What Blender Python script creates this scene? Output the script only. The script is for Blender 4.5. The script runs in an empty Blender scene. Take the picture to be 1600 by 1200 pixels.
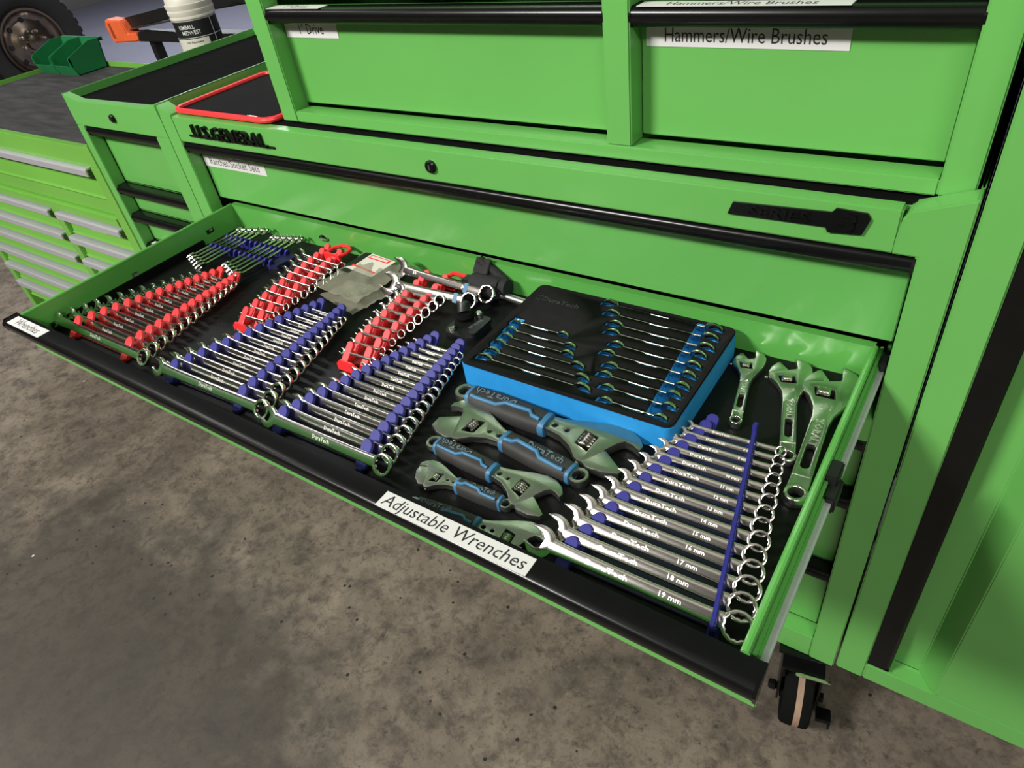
import bpy, bmesh, math, random
from mathutils import Matrix, Vector
random.seed(7)
SC = bpy.context.scene
COL = SC.collection
FZ = 1.07            # world height of the roll cabinet's top edge; below, z = 0 is that edge, floor is -FZ

# ------------------------------------------------------------------ camera, world, lights, exposure
cam_d = bpy.data.cameras.new('camera'); cam = bpy.data.objects.new('camera', cam_d); COL.objects.link(cam)
cam_d.sensor_width = 36.0; cam_d.lens = 36.0 * 1072.54 / 1600.0; cam_d.clip_start = 0.02; cam_d.clip_end = 100
RW = ((0.82375389, 0.5523895, -0.12765329), (0.26855024, -0.57847132, -0.77022834), (-0.49930982, 0.60019727, -0.62486234))
cam.matrix_world = Matrix(((RW[0][0], -RW[1][0], -RW[2][0], 1.42469), (RW[0][1], -RW[1][1], -RW[2][1], -0.7521),
                           (RW[0][2], -RW[1][2], -RW[2][2], 0.33589 + FZ), (0, 0, 0, 1)))
SC.camera = cam
world = bpy.data.worlds.new('world'); SC.world = world; world.use_nodes = True
world.node_tree.nodes['Background'].inputs[0].default_value = (0.80, 0.86, 1.0, 1)
world.node_tree.nodes['Background'].inputs[1].default_value = 0.18

def area(name, loc, target, sx, sy, power, col=(1, 0.97, 0.92)):
    d = bpy.data.lights.new(name, 'AREA'); d.shape = 'RECTANGLE'; d.size = sx; d.size_y = sy; d.energy = power; d.color = col
    o = bpy.data.objects.new(name, d); COL.objects.link(o); o.location = loc
    o.rotation_euler = (Vector(target) - Vector(loc)).to_track_quat('-Z', 'Y').to_euler()
    return o
area('ceiling_tube_key', (-1.1, -3.3, 3.75), (0.9, 0, 0.8), 1.3, 0.30, 310)
area('ceiling_tube_front', (3.2, -3.4, 4.2), (1.6, -0.6, 0), 2.4, 0.22, 125)
area('ceiling_fill_left', (-3.6, -1.0, 4.3), (-2.6, -0.6, 0), 2.4, 0.25, 40)  # unseen fill light, added because the closed room shuts out the world light
area('ceiling_tube_back', (-4.0, 3.2, 4.3), (-4.0, 2.8, 0), 2.4, 0.25, 110, (0.92, 0.95, 1.0))
area('ceiling_fill_bay', (-7.0, 4.5, 3.8), (-7.0, 4.0, 0), 2.4, 0.25, 160, (0.92, 0.95, 1.0))  # another added fill, out of view, over the truck bay
area('ceiling_fill_far', (1.0, 4.0, 4.3), (1.0, 3.5, 0), 2.4, 0.25, 60, (0.92, 0.95, 1.0))  # added fill out of view, for the far side of the room
vs = SC.view_settings; SC.display_settings.display_device = 'sRGB'
vs.view_transform = 'Standard'; vs.look = 'None'; vs.gamma = 1.0; vs.use_curve_mapping = False; vs.exposure = -0.12

# ------------------------------------------------------------------ materials
def s2l(c): return tuple(((v / 255) / 12.92 if v / 255 <= .04045 else ((v / 255 + .055) / 1.055) ** 2.4) for v in c)
def mat(name, rgb, rough=.5, metal=0, coat=0, var=.08, scale=12, bump=0, bscale=300, rvar=0, spec=.5, alpha=None, trans=0, stretch=(1, 1, 1)):
    m = bpy.data.materials.new(name); m.use_nodes = True; nt = m.node_tree; b = nt.nodes['Principled BSDF']
    b.inputs['Roughness'].default_value = rough; b.inputs['Metallic'].default_value = metal
    b.inputs['Coat Weight'].default_value = coat; b.inputs['Coat Roughness'].default_value = .12
    b.inputs['Specular IOR Level'].default_value = spec
    if trans: b.inputs['Transmission Weight'].default_value = trans
    if alpha is not None: b.inputs['Alpha'].default_value = alpha
    tc = nt.nodes.new('ShaderNodeTexCoord'); mp = nt.nodes.new('ShaderNodeMapping'); mp.inputs['Scale'].default_value = stretch
    nt.links.new(tc.outputs['Object'], mp.inputs[0])
    n = nt.nodes.new('ShaderNodeTexNoise'); n.inputs['Scale'].default_value = scale; n.inputs['Detail'].default_value = 5
    nt.links.new(mp.outputs[0], n.inputs['Vector'])
    c = s2l(rgb); r = nt.nodes.new('ShaderNodeValToRGB')
    r.color_ramp.elements[0].position = .3; r.color_ramp.elements[1].position = .7
    r.color_ramp.elements[0].color = tuple(v * (1 - var) for v in c) + (1,); r.color_ramp.elements[1].color = tuple(min(1, v * (1 + var)) for v in c) + (1,)
    nt.links.new(n.outputs['Fac'], r.inputs[0]); nt.links.new(r.outputs[0], b.inputs['Base Color'])
    if rvar:
        mr = nt.nodes.new('ShaderNodeMapRange'); mr.inputs['To Min'].default_value = max(0, rough - rvar); mr.inputs['To Max'].default_value = rough + rvar
        nt.links.new(n.outputs['Fac'], mr.inputs[0]); nt.links.new(mr.outputs[0], b.inputs['Roughness'])
    if bump:
        n2 = nt.nodes.new('ShaderNodeTexNoise'); n2.inputs['Scale'].default_value = bscale; n2.inputs['Detail'].default_value = 3
        nt.links.new(mp.outputs[0], n2.inputs['Vector']); bp = nt.nodes.new('ShaderNodeBump'); bp.inputs['Strength'].default_value = bump
        bp.inputs['Distance'].default_value = .001; nt.links.new(n2.outputs['Fac'], bp.inputs['Height']); nt.links.new(bp.outputs[0], b.inputs['Normal'])
    return m
def add_specks(m, col, scale, thr, stretch=(1, 1, 1), mask=None):
    """small worn or dusty marks with their own shape mixed over the base colour"""
    nt = m.node_tree; b = nt.nodes['Principled BSDF']; src = b.inputs['Base Color'].links[0].from_socket
    tc = nt.nodes.new('ShaderNodeTexCoord'); mp = nt.nodes.new('ShaderNodeMapping'); mp.inputs['Scale'].default_value = stretch
    nt.links.new(tc.outputs['Object'], mp.inputs[0])
    v = nt.nodes.new('ShaderNodeTexVoronoi'); v.inputs['Scale'].default_value = scale; nt.links.new(mp.outputs[0], v.inputs['Vector'])
    lt = nt.nodes.new('ShaderNodeMath'); lt.operation = 'LESS_THAN'; lt.inputs[1].default_value = thr; nt.links.new(v.outputs['Distance'], lt.inputs[0])
    n = nt.nodes.new('ShaderNodeTexNoise'); n.inputs['Scale'].default_value = scale * .09; nt.links.new(tc.outputs['Object'], n.inputs['Vector'])
    gt = nt.nodes.new('ShaderNodeMath'); gt.operation = 'GREATER_THAN'; gt.inputs[1].default_value = mask or .58; nt.links.new(n.outputs['Fac'], gt.inputs[0])
    mu = nt.nodes.new('ShaderNodeMath'); mu.operation = 'MULTIPLY'; nt.links.new(lt.outputs[0], mu.inputs[0]); nt.links.new(gt.outputs[0], mu.inputs[1])
    mx = nt.nodes.new('ShaderNodeMixRGB'); mx.inputs[2].default_value = s2l(col) + (1,)
    nt.links.new(mu.outputs[0], mx.inputs[0]); nt.links.new(src, mx.inputs[1]); nt.links.new(mx.outputs[0], b.inputs['Base Color'])

GREEN = mat('green_enamel', (97, 168, 82), .34, coat=.3, var=.05, scale=3, bump=.06, bscale=350)
GREEN_S = mat('green_enamel_drawer_front', (97, 170, 84), .24, coat=.6, var=.05, scale=3, bump=.06, bscale=350)
GREEN_B = mat('bench_green_enamel', (106, 168, 66), .36, coat=.3, var=.06, scale=3)
GREEN_D = mat('drawer_green_enamel', (88, 162, 74), .25, coat=.5, var=.05, scale=4)
BLACK = mat('black_gloss_trim', (12, 13, 13), .24, var=.15, scale=40, spec=.28)
BLACKP = mat('black_plastic', (20, 21, 21), .45, var=.2, scale=60)
BLACKR = mat('black_rubber', (15, 16, 15), .85, spec=.08, var=.25, scale=30, bump=.3, bscale=400)
MATB = mat('worn_bench_mat', (60, 60, 60), 1.0, var=.3, scale=9, bump=.4, bscale=500, stretch=(1, 4, 1), spec=.06)
MAT = mat('ribbed_mat', (15, 16, 15), 1.0, var=.25, scale=14, bump=.4, bscale=500, stretch=(1, 4, 1), spec=.04)
LINER = mat('drawer_liner_rubber', (10, 10, 11), .5, spec=.22, var=.3, scale=14, bump=.25, bscale=350, rvar=.12)
CHROME = mat('chrome', (226, 222, 216), .13, 1, var=.05, scale=60, rvar=.04)
CHROME_D = mat('smoky_chrome', (196, 190, 184), .17, 1, var=.06, scale=60, rvar=.05)
SATIN = mat('satin_steel', (176, 180, 170), .34, 1, var=.08, scale=80, bump=.1, bscale=900)
NICKEL = mat('satin_nickel', (196, 200, 190), .30, 1, var=.08, scale=80, bump=.12, bscale=900)
STAMP = mat('stamped_bright', (214, 211, 204), .42, .85, var=.05, scale=200)
STAMP_D = mat('stamped_dark', (70, 70, 66), .5, .6, var=.05, scale=200)
RED = mat('red_plastic', (238, 44, 50), .42, coat=.15, var=.06, scale=40)
BLUE = mat('navy_blue_plastic', (46, 46, 124), .5, spec=.25, var=.08, scale=40)
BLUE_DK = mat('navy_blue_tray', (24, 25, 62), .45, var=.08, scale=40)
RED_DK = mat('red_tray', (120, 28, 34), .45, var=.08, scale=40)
FOAMB = mat('blue_foam', (26, 140, 210), .75, var=.06, scale=60, bump=.3, bscale=900)
FOAMK = mat('black_foam', (24, 24, 24), .9, spec=.15, var=.15, scale=60, bump=.4, bscale=900)
TRIM = mat('light_blue_trim', (56, 110, 148), .5, var=.08, scale=50)
GRIP = mat('charcoal_grip_rubber', (44, 44, 43), .68, var=.2, scale=50, bump=.2, bscale=500)
GRIPT = mat('grip_print', (96, 112, 122), .6, var=.05)
PAPER = mat('white_label_paper', (206, 206, 204), .6, var=.03)
INK = mat('label_ink', (26, 26, 28), .6, var=.05)
ALU = mat('aluminium_pull', (192, 192, 198), .32, .45, var=.06, scale=20, stretch=(1, 20, 20))
BINS = mat('dark_green_bin_plastic', (24, 112, 62), .4, var=.1, scale=20)
ORANGE = mat('orange_plastic', (232, 104, 56), .5, var=.08, scale=20)
TIRE = mat('tyre_rubber', (26, 25, 24), .8, var=.25, scale=14, bump=.3, bscale=80)
WHITEP = mat('white_pail_plastic', (208, 204, 192), .5, var=.08, scale=10)
BAG = mat('clear_bag_plastic', (158, 156, 138), .25, var=.15, scale=18, bump=.6, bscale=60, alpha=.48)
CARD = mat('white_card', (214, 208, 198), .6, var=.05)
TREADTAN = mat('dusty_tread', (150, 124, 104), .8, var=.2, scale=40)
BEAD = mat('white_bead', (235, 235, 230), .4, var=.03)
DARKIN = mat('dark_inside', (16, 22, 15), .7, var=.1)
CORDB = mat('black_webbing', (30, 30, 31), .85, var=.25, scale=200, bump=.5, bscale=700)

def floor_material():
    m = mat('mottled_concrete', (124, 113, 99), .62, var=.25, scale=2.2, bump=.25, bscale=60, rvar=.12)
    nt = m.node_tree; b = nt.nodes['Principled BSDF']; L = nt.links
    tc = nt.nodes.new('ShaderNodeTexCoord')
    def noise(scale, detail, lo, hi, dist=0):
        n = nt.nodes.new('ShaderNodeTexNoise'); n.inputs['Scale'].default_value = scale; n.inputs['Detail'].default_value = detail
        n.inputs['Roughness'].default_value = .68; n.inputs['Distortion'].default_value = dist; L.new(tc.outputs['Object'], n.inputs['Vector'])
        r = nt.nodes.new('ShaderNodeMapRange'); r.inputs['From Min'].default_value = lo; r.inputs['From Max'].default_value = hi
        L.new(n.outputs['Fac'], r.inputs[0]); return r.outputs[0]
    def mixin(fac, col, amount):
        src = b.inputs['Base Color'].links[0].from_socket
        mu = nt.nodes.new('ShaderNodeMath'); mu.operation = 'MULTIPLY'; mu.inputs[1].default_value = amount; mu.use_clamp = True; L.new(fac, mu.inputs[0])
        mx = nt.nodes.new('ShaderNodeMixRGB'); mx.inputs[2].default_value = s2l(col) + (1,)
        L.new(mu.outputs[0], mx.inputs[0]); L.new(src, mx.inputs[1]); L.new(mx.outputs[0], b.inputs['Base Color'])
    mixin(noise(3.2, 10, .44, .66, .8), (66, 58, 50), .6)
    mixin(noise(16, 12, .48, .66, .3), (52, 46, 40), .7)
    mixin(noise(34, 10, .50, .64, .2), (62, 54, 47), .6)
    mixin(noise(48, 8, .57, .68), (36, 32, 29), .7)
    mixin(noise(5.5, 9, .56, .72, .5), (138, 127, 114), .4)
    mixin(noise(95, 6, .60, .70), (138, 128, 115), .4)
    mixin(noise(160, 4, .56, .70), (48, 42, 36), .5)
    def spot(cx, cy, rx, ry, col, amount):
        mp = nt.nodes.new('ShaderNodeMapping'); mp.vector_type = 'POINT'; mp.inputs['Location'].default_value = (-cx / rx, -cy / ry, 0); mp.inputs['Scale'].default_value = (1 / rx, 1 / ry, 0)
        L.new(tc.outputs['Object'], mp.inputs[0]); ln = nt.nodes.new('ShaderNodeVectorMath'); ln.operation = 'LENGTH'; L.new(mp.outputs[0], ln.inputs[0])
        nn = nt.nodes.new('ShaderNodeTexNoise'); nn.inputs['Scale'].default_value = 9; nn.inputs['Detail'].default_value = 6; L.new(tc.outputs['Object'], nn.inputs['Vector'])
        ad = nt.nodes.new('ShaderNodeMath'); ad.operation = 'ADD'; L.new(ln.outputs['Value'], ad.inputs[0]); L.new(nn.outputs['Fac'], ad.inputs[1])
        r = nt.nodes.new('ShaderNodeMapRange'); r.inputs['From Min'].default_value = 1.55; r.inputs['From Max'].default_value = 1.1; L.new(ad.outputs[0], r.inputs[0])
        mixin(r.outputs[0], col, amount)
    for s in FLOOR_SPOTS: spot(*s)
    add_specks(m, (196, 188, 176), 7, .035, (1, 1, 0), .50); add_specks(m, (30, 26, 24), 24, .10, (1, 1, 0), .50)
    # sealed blue-grey floor beyond the benches
    sp = nt.nodes.new('ShaderNodeSeparateXYZ'); L.new(tc.outputs['Object'], sp.inputs[0])
    r = nt.nodes.new('ShaderNodeMapRange'); r.inputs['From Min'].default_value = .5; r.inputs['From Max'].default_value = .9; L.new(sp.outputs['Y'], r.inputs[0])
    mixin(r.outputs[0], (128, 130, 148), .85)
    return m
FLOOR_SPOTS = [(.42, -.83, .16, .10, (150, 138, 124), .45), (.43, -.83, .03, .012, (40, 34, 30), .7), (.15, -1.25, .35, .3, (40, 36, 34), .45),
               (-.05, -.80, 1.0, .60, (50, 45, 40), .8), (.45, -1.2, .5, .25, (60, 54, 48), .6), (1.45, .1, .4, .25, (60, 54, 48), .4)]  # lighter and darker patches; the widest darkens the floor at left

# ------------------------------------------------------------------ mesh helpers
ORG = {}
class MB:
    def __init__(s): s.v = []; s.f = []; s.m = []
    def add(s, vs, fs, m=0):
        k = len(s.v); s.v += [tuple(p) for p in vs]; s.f += [tuple(i + k for i in f) for f in fs]; s.m += [m] * len(fs); return s
    def box(s, x0, x1, y0, y1, z0, z1, m=0):
        return s.add([(x0, y0, z0), (x1, y0, z0), (x1, y1, z0), (x0, y1, z0), (x0, y0, z1), (x1, y0, z1), (x1, y1, z1), (x0, y1, z1)],
                     [(3, 2, 1, 0), (4, 5, 6, 7), (0, 1, 5, 4), (1, 2, 6, 5), (2, 3, 7, 6), (3, 0, 4, 7)], m)
    def prism(s, poly, axis, lo, hi, m=0):
        """extrude a 2D outline: axis x -> (y,z), y -> (x,z), z -> (x,y)"""
        def P(a, b, t): return (t, a, b) if axis == 'x' else (a, t, b) if axis == 'y' else (a, b, t)
        n = len(poly); vs = [P(a, b, lo) for a, b in poly] + [P(a, b, hi) for a, b in poly]
        fs = [tuple(range(n))[::-1], tuple(range(n, 2 * n))] + [(i, (i + 1) % n, n + (i + 1) % n, n + i) for i in range(n)]
        return s.add(vs, fs, m)
    def tube(s, pts, r, m=0, seg=10, closed=False):
        pts = [Vector(p) for p in pts]; n = len(pts); rs = r if isinstance(r, (list, tuple)) else [r] * n; vs = []; up0 = None
        for i, p in enumerate(pts):
            d = (pts[(i + 1) % n] - pts[i - 1]) if closed else (pts[min(i + 1, n - 1)] - pts[max(i - 1, 0)])
            d.normalize(); a = up0 or (Vector((0, 0, 1)) if abs(d.z) < .9 else Vector((1, 0, 0)))
            a = (a - d * a.dot(d)).normalized(); up0 = a; b = d.cross(a)
            vs += [p + (a * math.cos(t) + b * math.sin(t)) * rs[i] for t in [2 * math.pi * k / seg for k in range(seg)]]
        fs = []
        for i in range(n if closed else n - 1):
            j = (i + 1) % n
            fs += [(i * seg + k, i * seg + (k + 1) % seg, j * seg + (k + 1) % seg, j * seg + k) for k in range(seg)]
        if not closed: fs += [tuple(range(seg))[::-1], tuple(range((n - 1) * seg, n * seg))]
        return s.add(vs, fs, m)
    def lathe(s, prof, c=(0, 0, 0), axis='z', m=0, seg=24, cap=True):
        vs = []; n = len(prof)
        for r, h in prof:
            for k in range(seg):
                t = 2 * math.pi * k / seg; a, b = r * math.cos(t), r * math.sin(t)
                p = (a, b, h) if axis == 'z' else (h, a, b) if axis == 'x' else (b, h, a)
                vs.append((p[0] + c[0], p[1] + c[1], p[2] + c[2]))
        fs = [(i * seg + k, i * seg + (k + 1) % seg, (i + 1) * seg + (k + 1) % seg, (i + 1) * seg + k) for i in range(n - 1) for k in range(seg)]
        if cap: fs += [tuple(range(seg))[::-1], tuple(range((n - 1) * seg, n * seg))]
        return s.add(vs, fs, m)
    def mesh(s, me, M, m=0):
        return s.add([M @ v.co for v in me.vertices], [tuple(p.vertices) for p in me.polygons], m)
    def build(s, name, mats, parent=None, bevel=0, smooth=35, seg=2):
        me = make_mesh(name, s, mats, parent, bevel, smooth, seg)
        return link(name, me, parent)
def make_mesh(name, s, mats, parent=None, bevel=0, smooth=35, seg=2):
    org = ORG.get(parent.name, Vector()) if parent else Vector()
    me = bpy.data.meshes.new(name); me.from_pydata([Vector(v) - org for v in s.v], [], s.f)
    mats = mats if isinstance(mats, (list, tuple)) else [mats]
    for m in mats: me.materials.append(m)
    me.polygons.foreach_set('material_index', s.m)
    bm = bmesh.new(); bm.from_mesh(me); bmesh.ops.recalc_face_normals(bm, faces=bm.faces)
    if bevel:
        es = [e for e in bm.edges if len(e.link_faces) == 2 and e.calc_face_angle(0) > .5]
        bmesh.ops.bevel(bm, geom=es, offset=bevel, segments=seg, affect='EDGES', clamp_overlap=True)
    for f in bm.faces: f.smooth = True
    bm.to_mesh(me); bm.free(); me.set_sharp_from_angle(angle=math.radians(smooth)); return me
def link(name, me, parent=None, mtx=None):
    o = bpy.data.objects.new(name, me); COL.objects.link(o)
    if parent: o.parent = parent; ORG[o.name] = ORG.get(parent.name, Vector())
    else: ORG[o.name] = Vector()
    if mtx is not None: o.matrix_local = mtx
    return o
def tag(o, label, cat, group=None):
    o['label'] = label; o['category'] = cat
    if group: o['group'] = group
    return o
def thing(name, loc, label, cat, group=None):
    o = bpy.data.objects.new(name, None); COL.objects.link(o); o.location = loc; o.empty_display_size = .05; ORG[o.name] = Vector(loc)
    return tag(o, label, cat, group)
_tx = {}
def curve_mesh(c):
    o = bpy.data.objects.new('tmp_curve', c); COL.objects.link(o); dg = bpy.context.evaluated_depsgraph_get(); dg.update()
    me = bpy.data.meshes.new_from_object(o.evaluated_get(dg)); bpy.data.objects.remove(o); bpy.data.curves.remove(c); return me
def text_mesh(t, res=2, extrude=.012, bold=0):
    k = (t, res, extrude, bold)
    if k not in _tx and not t: _tx[k] = bpy.data.meshes.new('blank')
    if k not in _tx:
        c = bpy.data.curves.new('t', 'FONT'); c.body = t; c.size = 1; c.extrude = extrude; c.resolution_u = res; c.align_x = 'CENTER'; c.align_y = 'CENTER'; c.offset = bold
        _tx[k] = curve_mesh(c)
    return _tx[k]
def basis(o, x, y, z=None):
    x = Vector(x).normalized(); y = Vector(y).normalized(); z = Vector(z) if z else x.cross(y)
    return Matrix(((x.x, y.x, z.x, o[0]), (x.y, y.y, z.y, o[1]), (x.z, y.z, z.z, o[2]), (0, 0, 0, 1)))
def text(mb, t, o, x, y, size, m, sx=1.0, shear=0, depth=.3, res=2, bold=0, extrude=.012):
    """flat lettering centred on o, reading along x, upright along y"""
    S = Matrix(((size * sx, size * shear, 0, 0), (0, size, 0, 0), (0, 0, size * depth, 0), (0, 0, 0, 1)))
    return mb.mesh(text_mesh(t, res, extrude, bold), basis(o, x, y) @ S, m)
def plate_mesh(name, outlines, half, mats, bevel=0, smooth=40):
    """flat 2D outline (with holes) given thickness; in the XY plane"""
    c = bpy.data.curves.new('p', 'CURVE'); c.dimensions = '2D'; c.fill_mode = 'BOTH'; c.extrude = max(half - bevel, 1e-5); c.bevel_depth = bevel; c.bevel_resolution = 1; c.offset = -bevel
    for ol in outlines:
        sp = c.splines.new('POLY'); sp.points.add(len(ol) - 1); sp.use_cyclic_u = True
        for p, q in zip(sp.points, ol): p.co = (q[0], q[1], 0, 1)
    me = curve_mesh(c); me.name = name; me.materials.clear()
    for m in (mats if isinstance(mats, (list, tuple)) else [mats]): me.materials.append(m)
    bm = bmesh.new(); bm.from_mesh(me); bmesh.ops.remove_doubles(bm, verts=bm.verts, dist=1e-6); bmesh.ops.recalc_face_normals(bm, faces=bm.faces)
    for f in bm.faces: f.smooth = True; f.material_index = 0
    bm.to_mesh(me); bm.free(); me.set_sharp_from_angle(angle=math.radians(smooth)); return me
def ring_pts(r, n=24, c=(0, 0), a0=0): return [(c[0] + r * math.cos(a0 + 2 * math.pi * k / n), c[1] + r * math.sin(a0 + 2 * math.pi * k / n)) for k in range(n)]
def arc(c, r, a0, a1, n=8): return [(c[0] + r * math.cos(math.radians(a0 + (a1 - a0) * k / n)), c[1] + r * math.sin(math.radians(a0 + (a1 - a0) * k / n))) for k in range(n + 1)]
def rrect(x0, x1, y0, y1, r, n=4):
    return arc((x1 - r, y0 + r), r, -90, 0, n) + arc((x1 - r, y1 - r), r, 0, 90, n) + arc((x0 + r, y1 - r), r, 90, 180, n) + arc((x0 + r, y0 + r), r, 180, 270, n)
def T(x, y, z): return Matrix.Translation((x, y, z))
def Sc(x, y, z): return Matrix.Diagonal((x, y, z, 1))
ORD = ['nearest', 'second', 'third', 'fourth', 'fifth', 'sixth', 'seventh', 'eighth', 'ninth', 'tenth', 'eleventh', 'twelfth', 'thirteenth', 'fourteenth', 'fifteenth', 'sixteenth']

# ------------------------------------------------------------------ setting
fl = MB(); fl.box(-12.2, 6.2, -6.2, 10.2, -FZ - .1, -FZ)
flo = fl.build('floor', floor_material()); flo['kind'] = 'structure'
WALLM = mat('painted_wall', (120, 118, 114), .8, var=.1, scale=2); CEILM = mat('ceiling_panel', (190, 188, 182), .85, var=.05, scale=2)
for nm, bx, m_ in (('wall_left', (-12.2, -12, -6, 10, -FZ, 3.9), WALLM), ('wall_right', (6, 6.2, -6, 10, -FZ, 3.9), WALLM), ('wall_back', (-12, 6, 10, 10.2, -FZ, 3.9), WALLM), ('wall_front', (-12, 6, -6.2, -6, -FZ, 3.9), WALLM), ('ceiling', (-12, 6, -6, 10, 3.9, 4.0), CEILM)):
    w_ = MB(); w_.box(*bx); w_ = w_.build(nm, m_); w_['kind'] = 'structure'

# ------------------------------------------------------------------ shared cabinet pieces
def handle_profile(y0, z0, d=.030):
    """J-shaped drawer pull: flat top reaching forward from the face, rolled nose"""
    return [(y0, z0), (y0 - d + .010, z0), (y0 - d + .004, z0 - .0015), (y0 - d + .001, z0 - .005), (y0 - d, z0 - .010), (y0 - d + .001, z0 - .016),
            (y0 - d + .004, z0 - .0205), (y0 - d + .009, z0 - .0225), (y0 - d + .014, z0 - .021), (y0 - d + .013, z0 - .018), (y0 - d + .009, z0 - .019),
            (y0 - d + .0055, z0 - .0165), (y0 - d + .0035, z0 - .011), (y0 - d + .006, z0 - .006), (y0 - d + .012, z0 - .0035), (y0, z0 - .003)]
def pull(name, x0, x1, y0, z0, parent, d=.030, m=BLACK, caps=True):
    h = MB(); h.prism(handle_profile(y0, z0, d), 'x', x0, x1)
    if caps:
        cp = [(y0, z0 + .0005), (y0 - d + .006, z0 + .0005), (y0 - d - .001, z0 - .008), (y0 - d + .002, z0 - .021), (y0 - d + .012, z0 - .0235), (y0, z0 - .010)]
        h.prism(cp, 'x', x0 - .003, x0); h.prism(cp, 'x', x1, x1 + .003)
    return h.build(name, m, parent, bevel=0, smooth=50)
def label_plate(parent, t, c, x, y, w, h, size, sx=1.0, shear=0, name='label'):
    """paper label with printed words: c centre, x reading direction, y up direction"""
    mb = MB(); M = basis(c, x, y); vs = [M @ Vector((a, b, 0.0004)) for a, b in ((-w / 2, -h / 2), (w / 2, -h / 2), (w / 2, h / 2), (-w / 2, h / 2))]
    n = M.to_3x3() @ Vector((0, 0, 1)); vb = [v - n * .0006 for v in vs]
    mb.add(vs + vb, [(0, 1, 2, 3), (7, 6, 5, 4), (0, 4, 5, 1), (1, 5, 6, 2), (2, 6, 7, 3), (3, 7, 4, 0)], 0)
    text(mb, t, Vector(c) + n * .0005, x, y, size, 1, sx, shear, depth=.02)
    return mb.build(name, [PAPER, INK], parent)
def screw_lock(parent, x, z, y=0.0, r=.010):
    k = MB(); k.lathe([(r, 0), (r, -.004), (r * .8, -.006), (r * .75, -.006)], (x, y, z), 'y', 0, 20); k.box(x - r * .12, x + r * .12, y - .0066, y - .006, z - r * .45, z + r * .45, 1)
    return k.build('lock', [BLACK, SATIN], parent)

# ------------------------------------------------------------------ roll cabinet with the open drawer
W = 1.42
cab = thing('roll_cabinet', (W / 2, .28, -FZ), 'wide bright green roll cabinet whose shallow wrench drawer is pulled wide open', 'tool cabinet')
b = MB()
b.prism([(0, -.879), (.041, -.879), (.041, -.018), (.030, -.012), (0, 0)], 'y', 0, .03)
b.build('left_post', GREEN, cab, .0015)
b = MB(); b.prism([(1.379, -.879), (W, -.879), (W, 0), (1.362, -.0205), (1.357, -.03), (1.353, -.071), (1.379, -.071)], 'y', -.001, .03); b.build('right_post', GREEN, cab, .0018)
b = MB(); b.box(.041, 1.356, 0, .022, -.071, -.0205); b.build('top_rail', GREEN, cab, .002)
b = MB(); b.box(.041, 1.379, 0, .034, -.879, -.822); b.build('bottom_rail', GREEN, cab, .002)
b = MB(); b.box(.041, 1.379, 0, .05, -.345, -.305); b.build('middle_rail', GREEN, cab, .0015)
b = MB(); b.box(.69, .73, 0, .05, -.822, -.345); b.build('centre_post', GREEN, cab, .0015)
for x0, x1, nm in ((0, .003, 'left_side_panel'), (W - .003, W, 'right_side_panel')):
    b = MB(); b.box(x0, x1, .03, .56, -.879, 0); b.build(nm, GREEN, cab)
b = MB(); b.box(.003, W - .003, .55, .555, -.879, 0); b.box(.003, W - .003, .03, .55, -.879, -.870); b.box(.003, W - .003, .022, .55, -.030, -.024); b.build('inner_shell', GREEN, cab)
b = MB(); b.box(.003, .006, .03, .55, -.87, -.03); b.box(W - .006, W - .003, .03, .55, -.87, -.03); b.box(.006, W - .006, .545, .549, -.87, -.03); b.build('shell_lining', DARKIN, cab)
screw_lock(cab, .712, -.0465)
# raised black lettering on the top rail
t = MB(); text(t, 'U.S.GENERAL', (.214, -.0035, -.0435), (1, 0, 0), (0, 0, 1), .034, 0, sx=1.12, bold=.006, depth=1.4, extrude=.06)
t.box(.083, .343, -.0018, 0, -.0565, -.0525); t.build('maker_lettering', BLACK, cab)
t = MB()
t.prism([(1.1735, -.0505), (1.179, -.0355), (1.288, -.0318), (1.292, -.0265), (1.324, -.028), (1.328, -.034), (1.322, -.053), (1.287, -.0555), (1.284, -.0495)], 'y', -.004, 0)
text(t, 'SERIES', (1.232, -.0045, -.042), (1, 0, .02), (0, 0, 1), .0165, 0, sx=1.5, bold=.015, depth=1.6, shear=.2, extrude=.06)
text(t, '3', (1.306, -.0045, -.0415), (1, 0, 0), (0, 0, 1), .027, 0, sx=1.5, bold=.03, depth=1.2, shear=.2, extrude=.06)
t.build('series_badge', BLACK, cab, .0006)
# top drawer, closed
d1 = MB(); d1.box(.0445, 1.3755, .030, .034, -.203, -.0735); d1.box(.06, 1.36, .034, .50, -.198, -.19); dr1 = d1.build('top_drawer', GREEN_S, cab, .0012)
pull('pull', .0445, 1.3755, .031, -.0735, dr1)
label_plate(dr1, 'Ratchet/Socket Sets', (.1445, .0295, -.1205), (1, 0, 0.0), (0, 0, 1), .200, .0235, .0205, .98)
# lower drawers on both sides
for x0, x1 in ((.0445, .688), (.732, 1.3755)):
    for z0, z1 in ((-.462, -.347), (-.640, -.466), (-.818, -.644)):
        d = MB(); d.box(x0, x1, .030, .034, z0, z1); q = d.build('lower_drawer', GREEN, cab, .0012); pull('pull', x0, x1, .031, z1 + .001, q)
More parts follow.
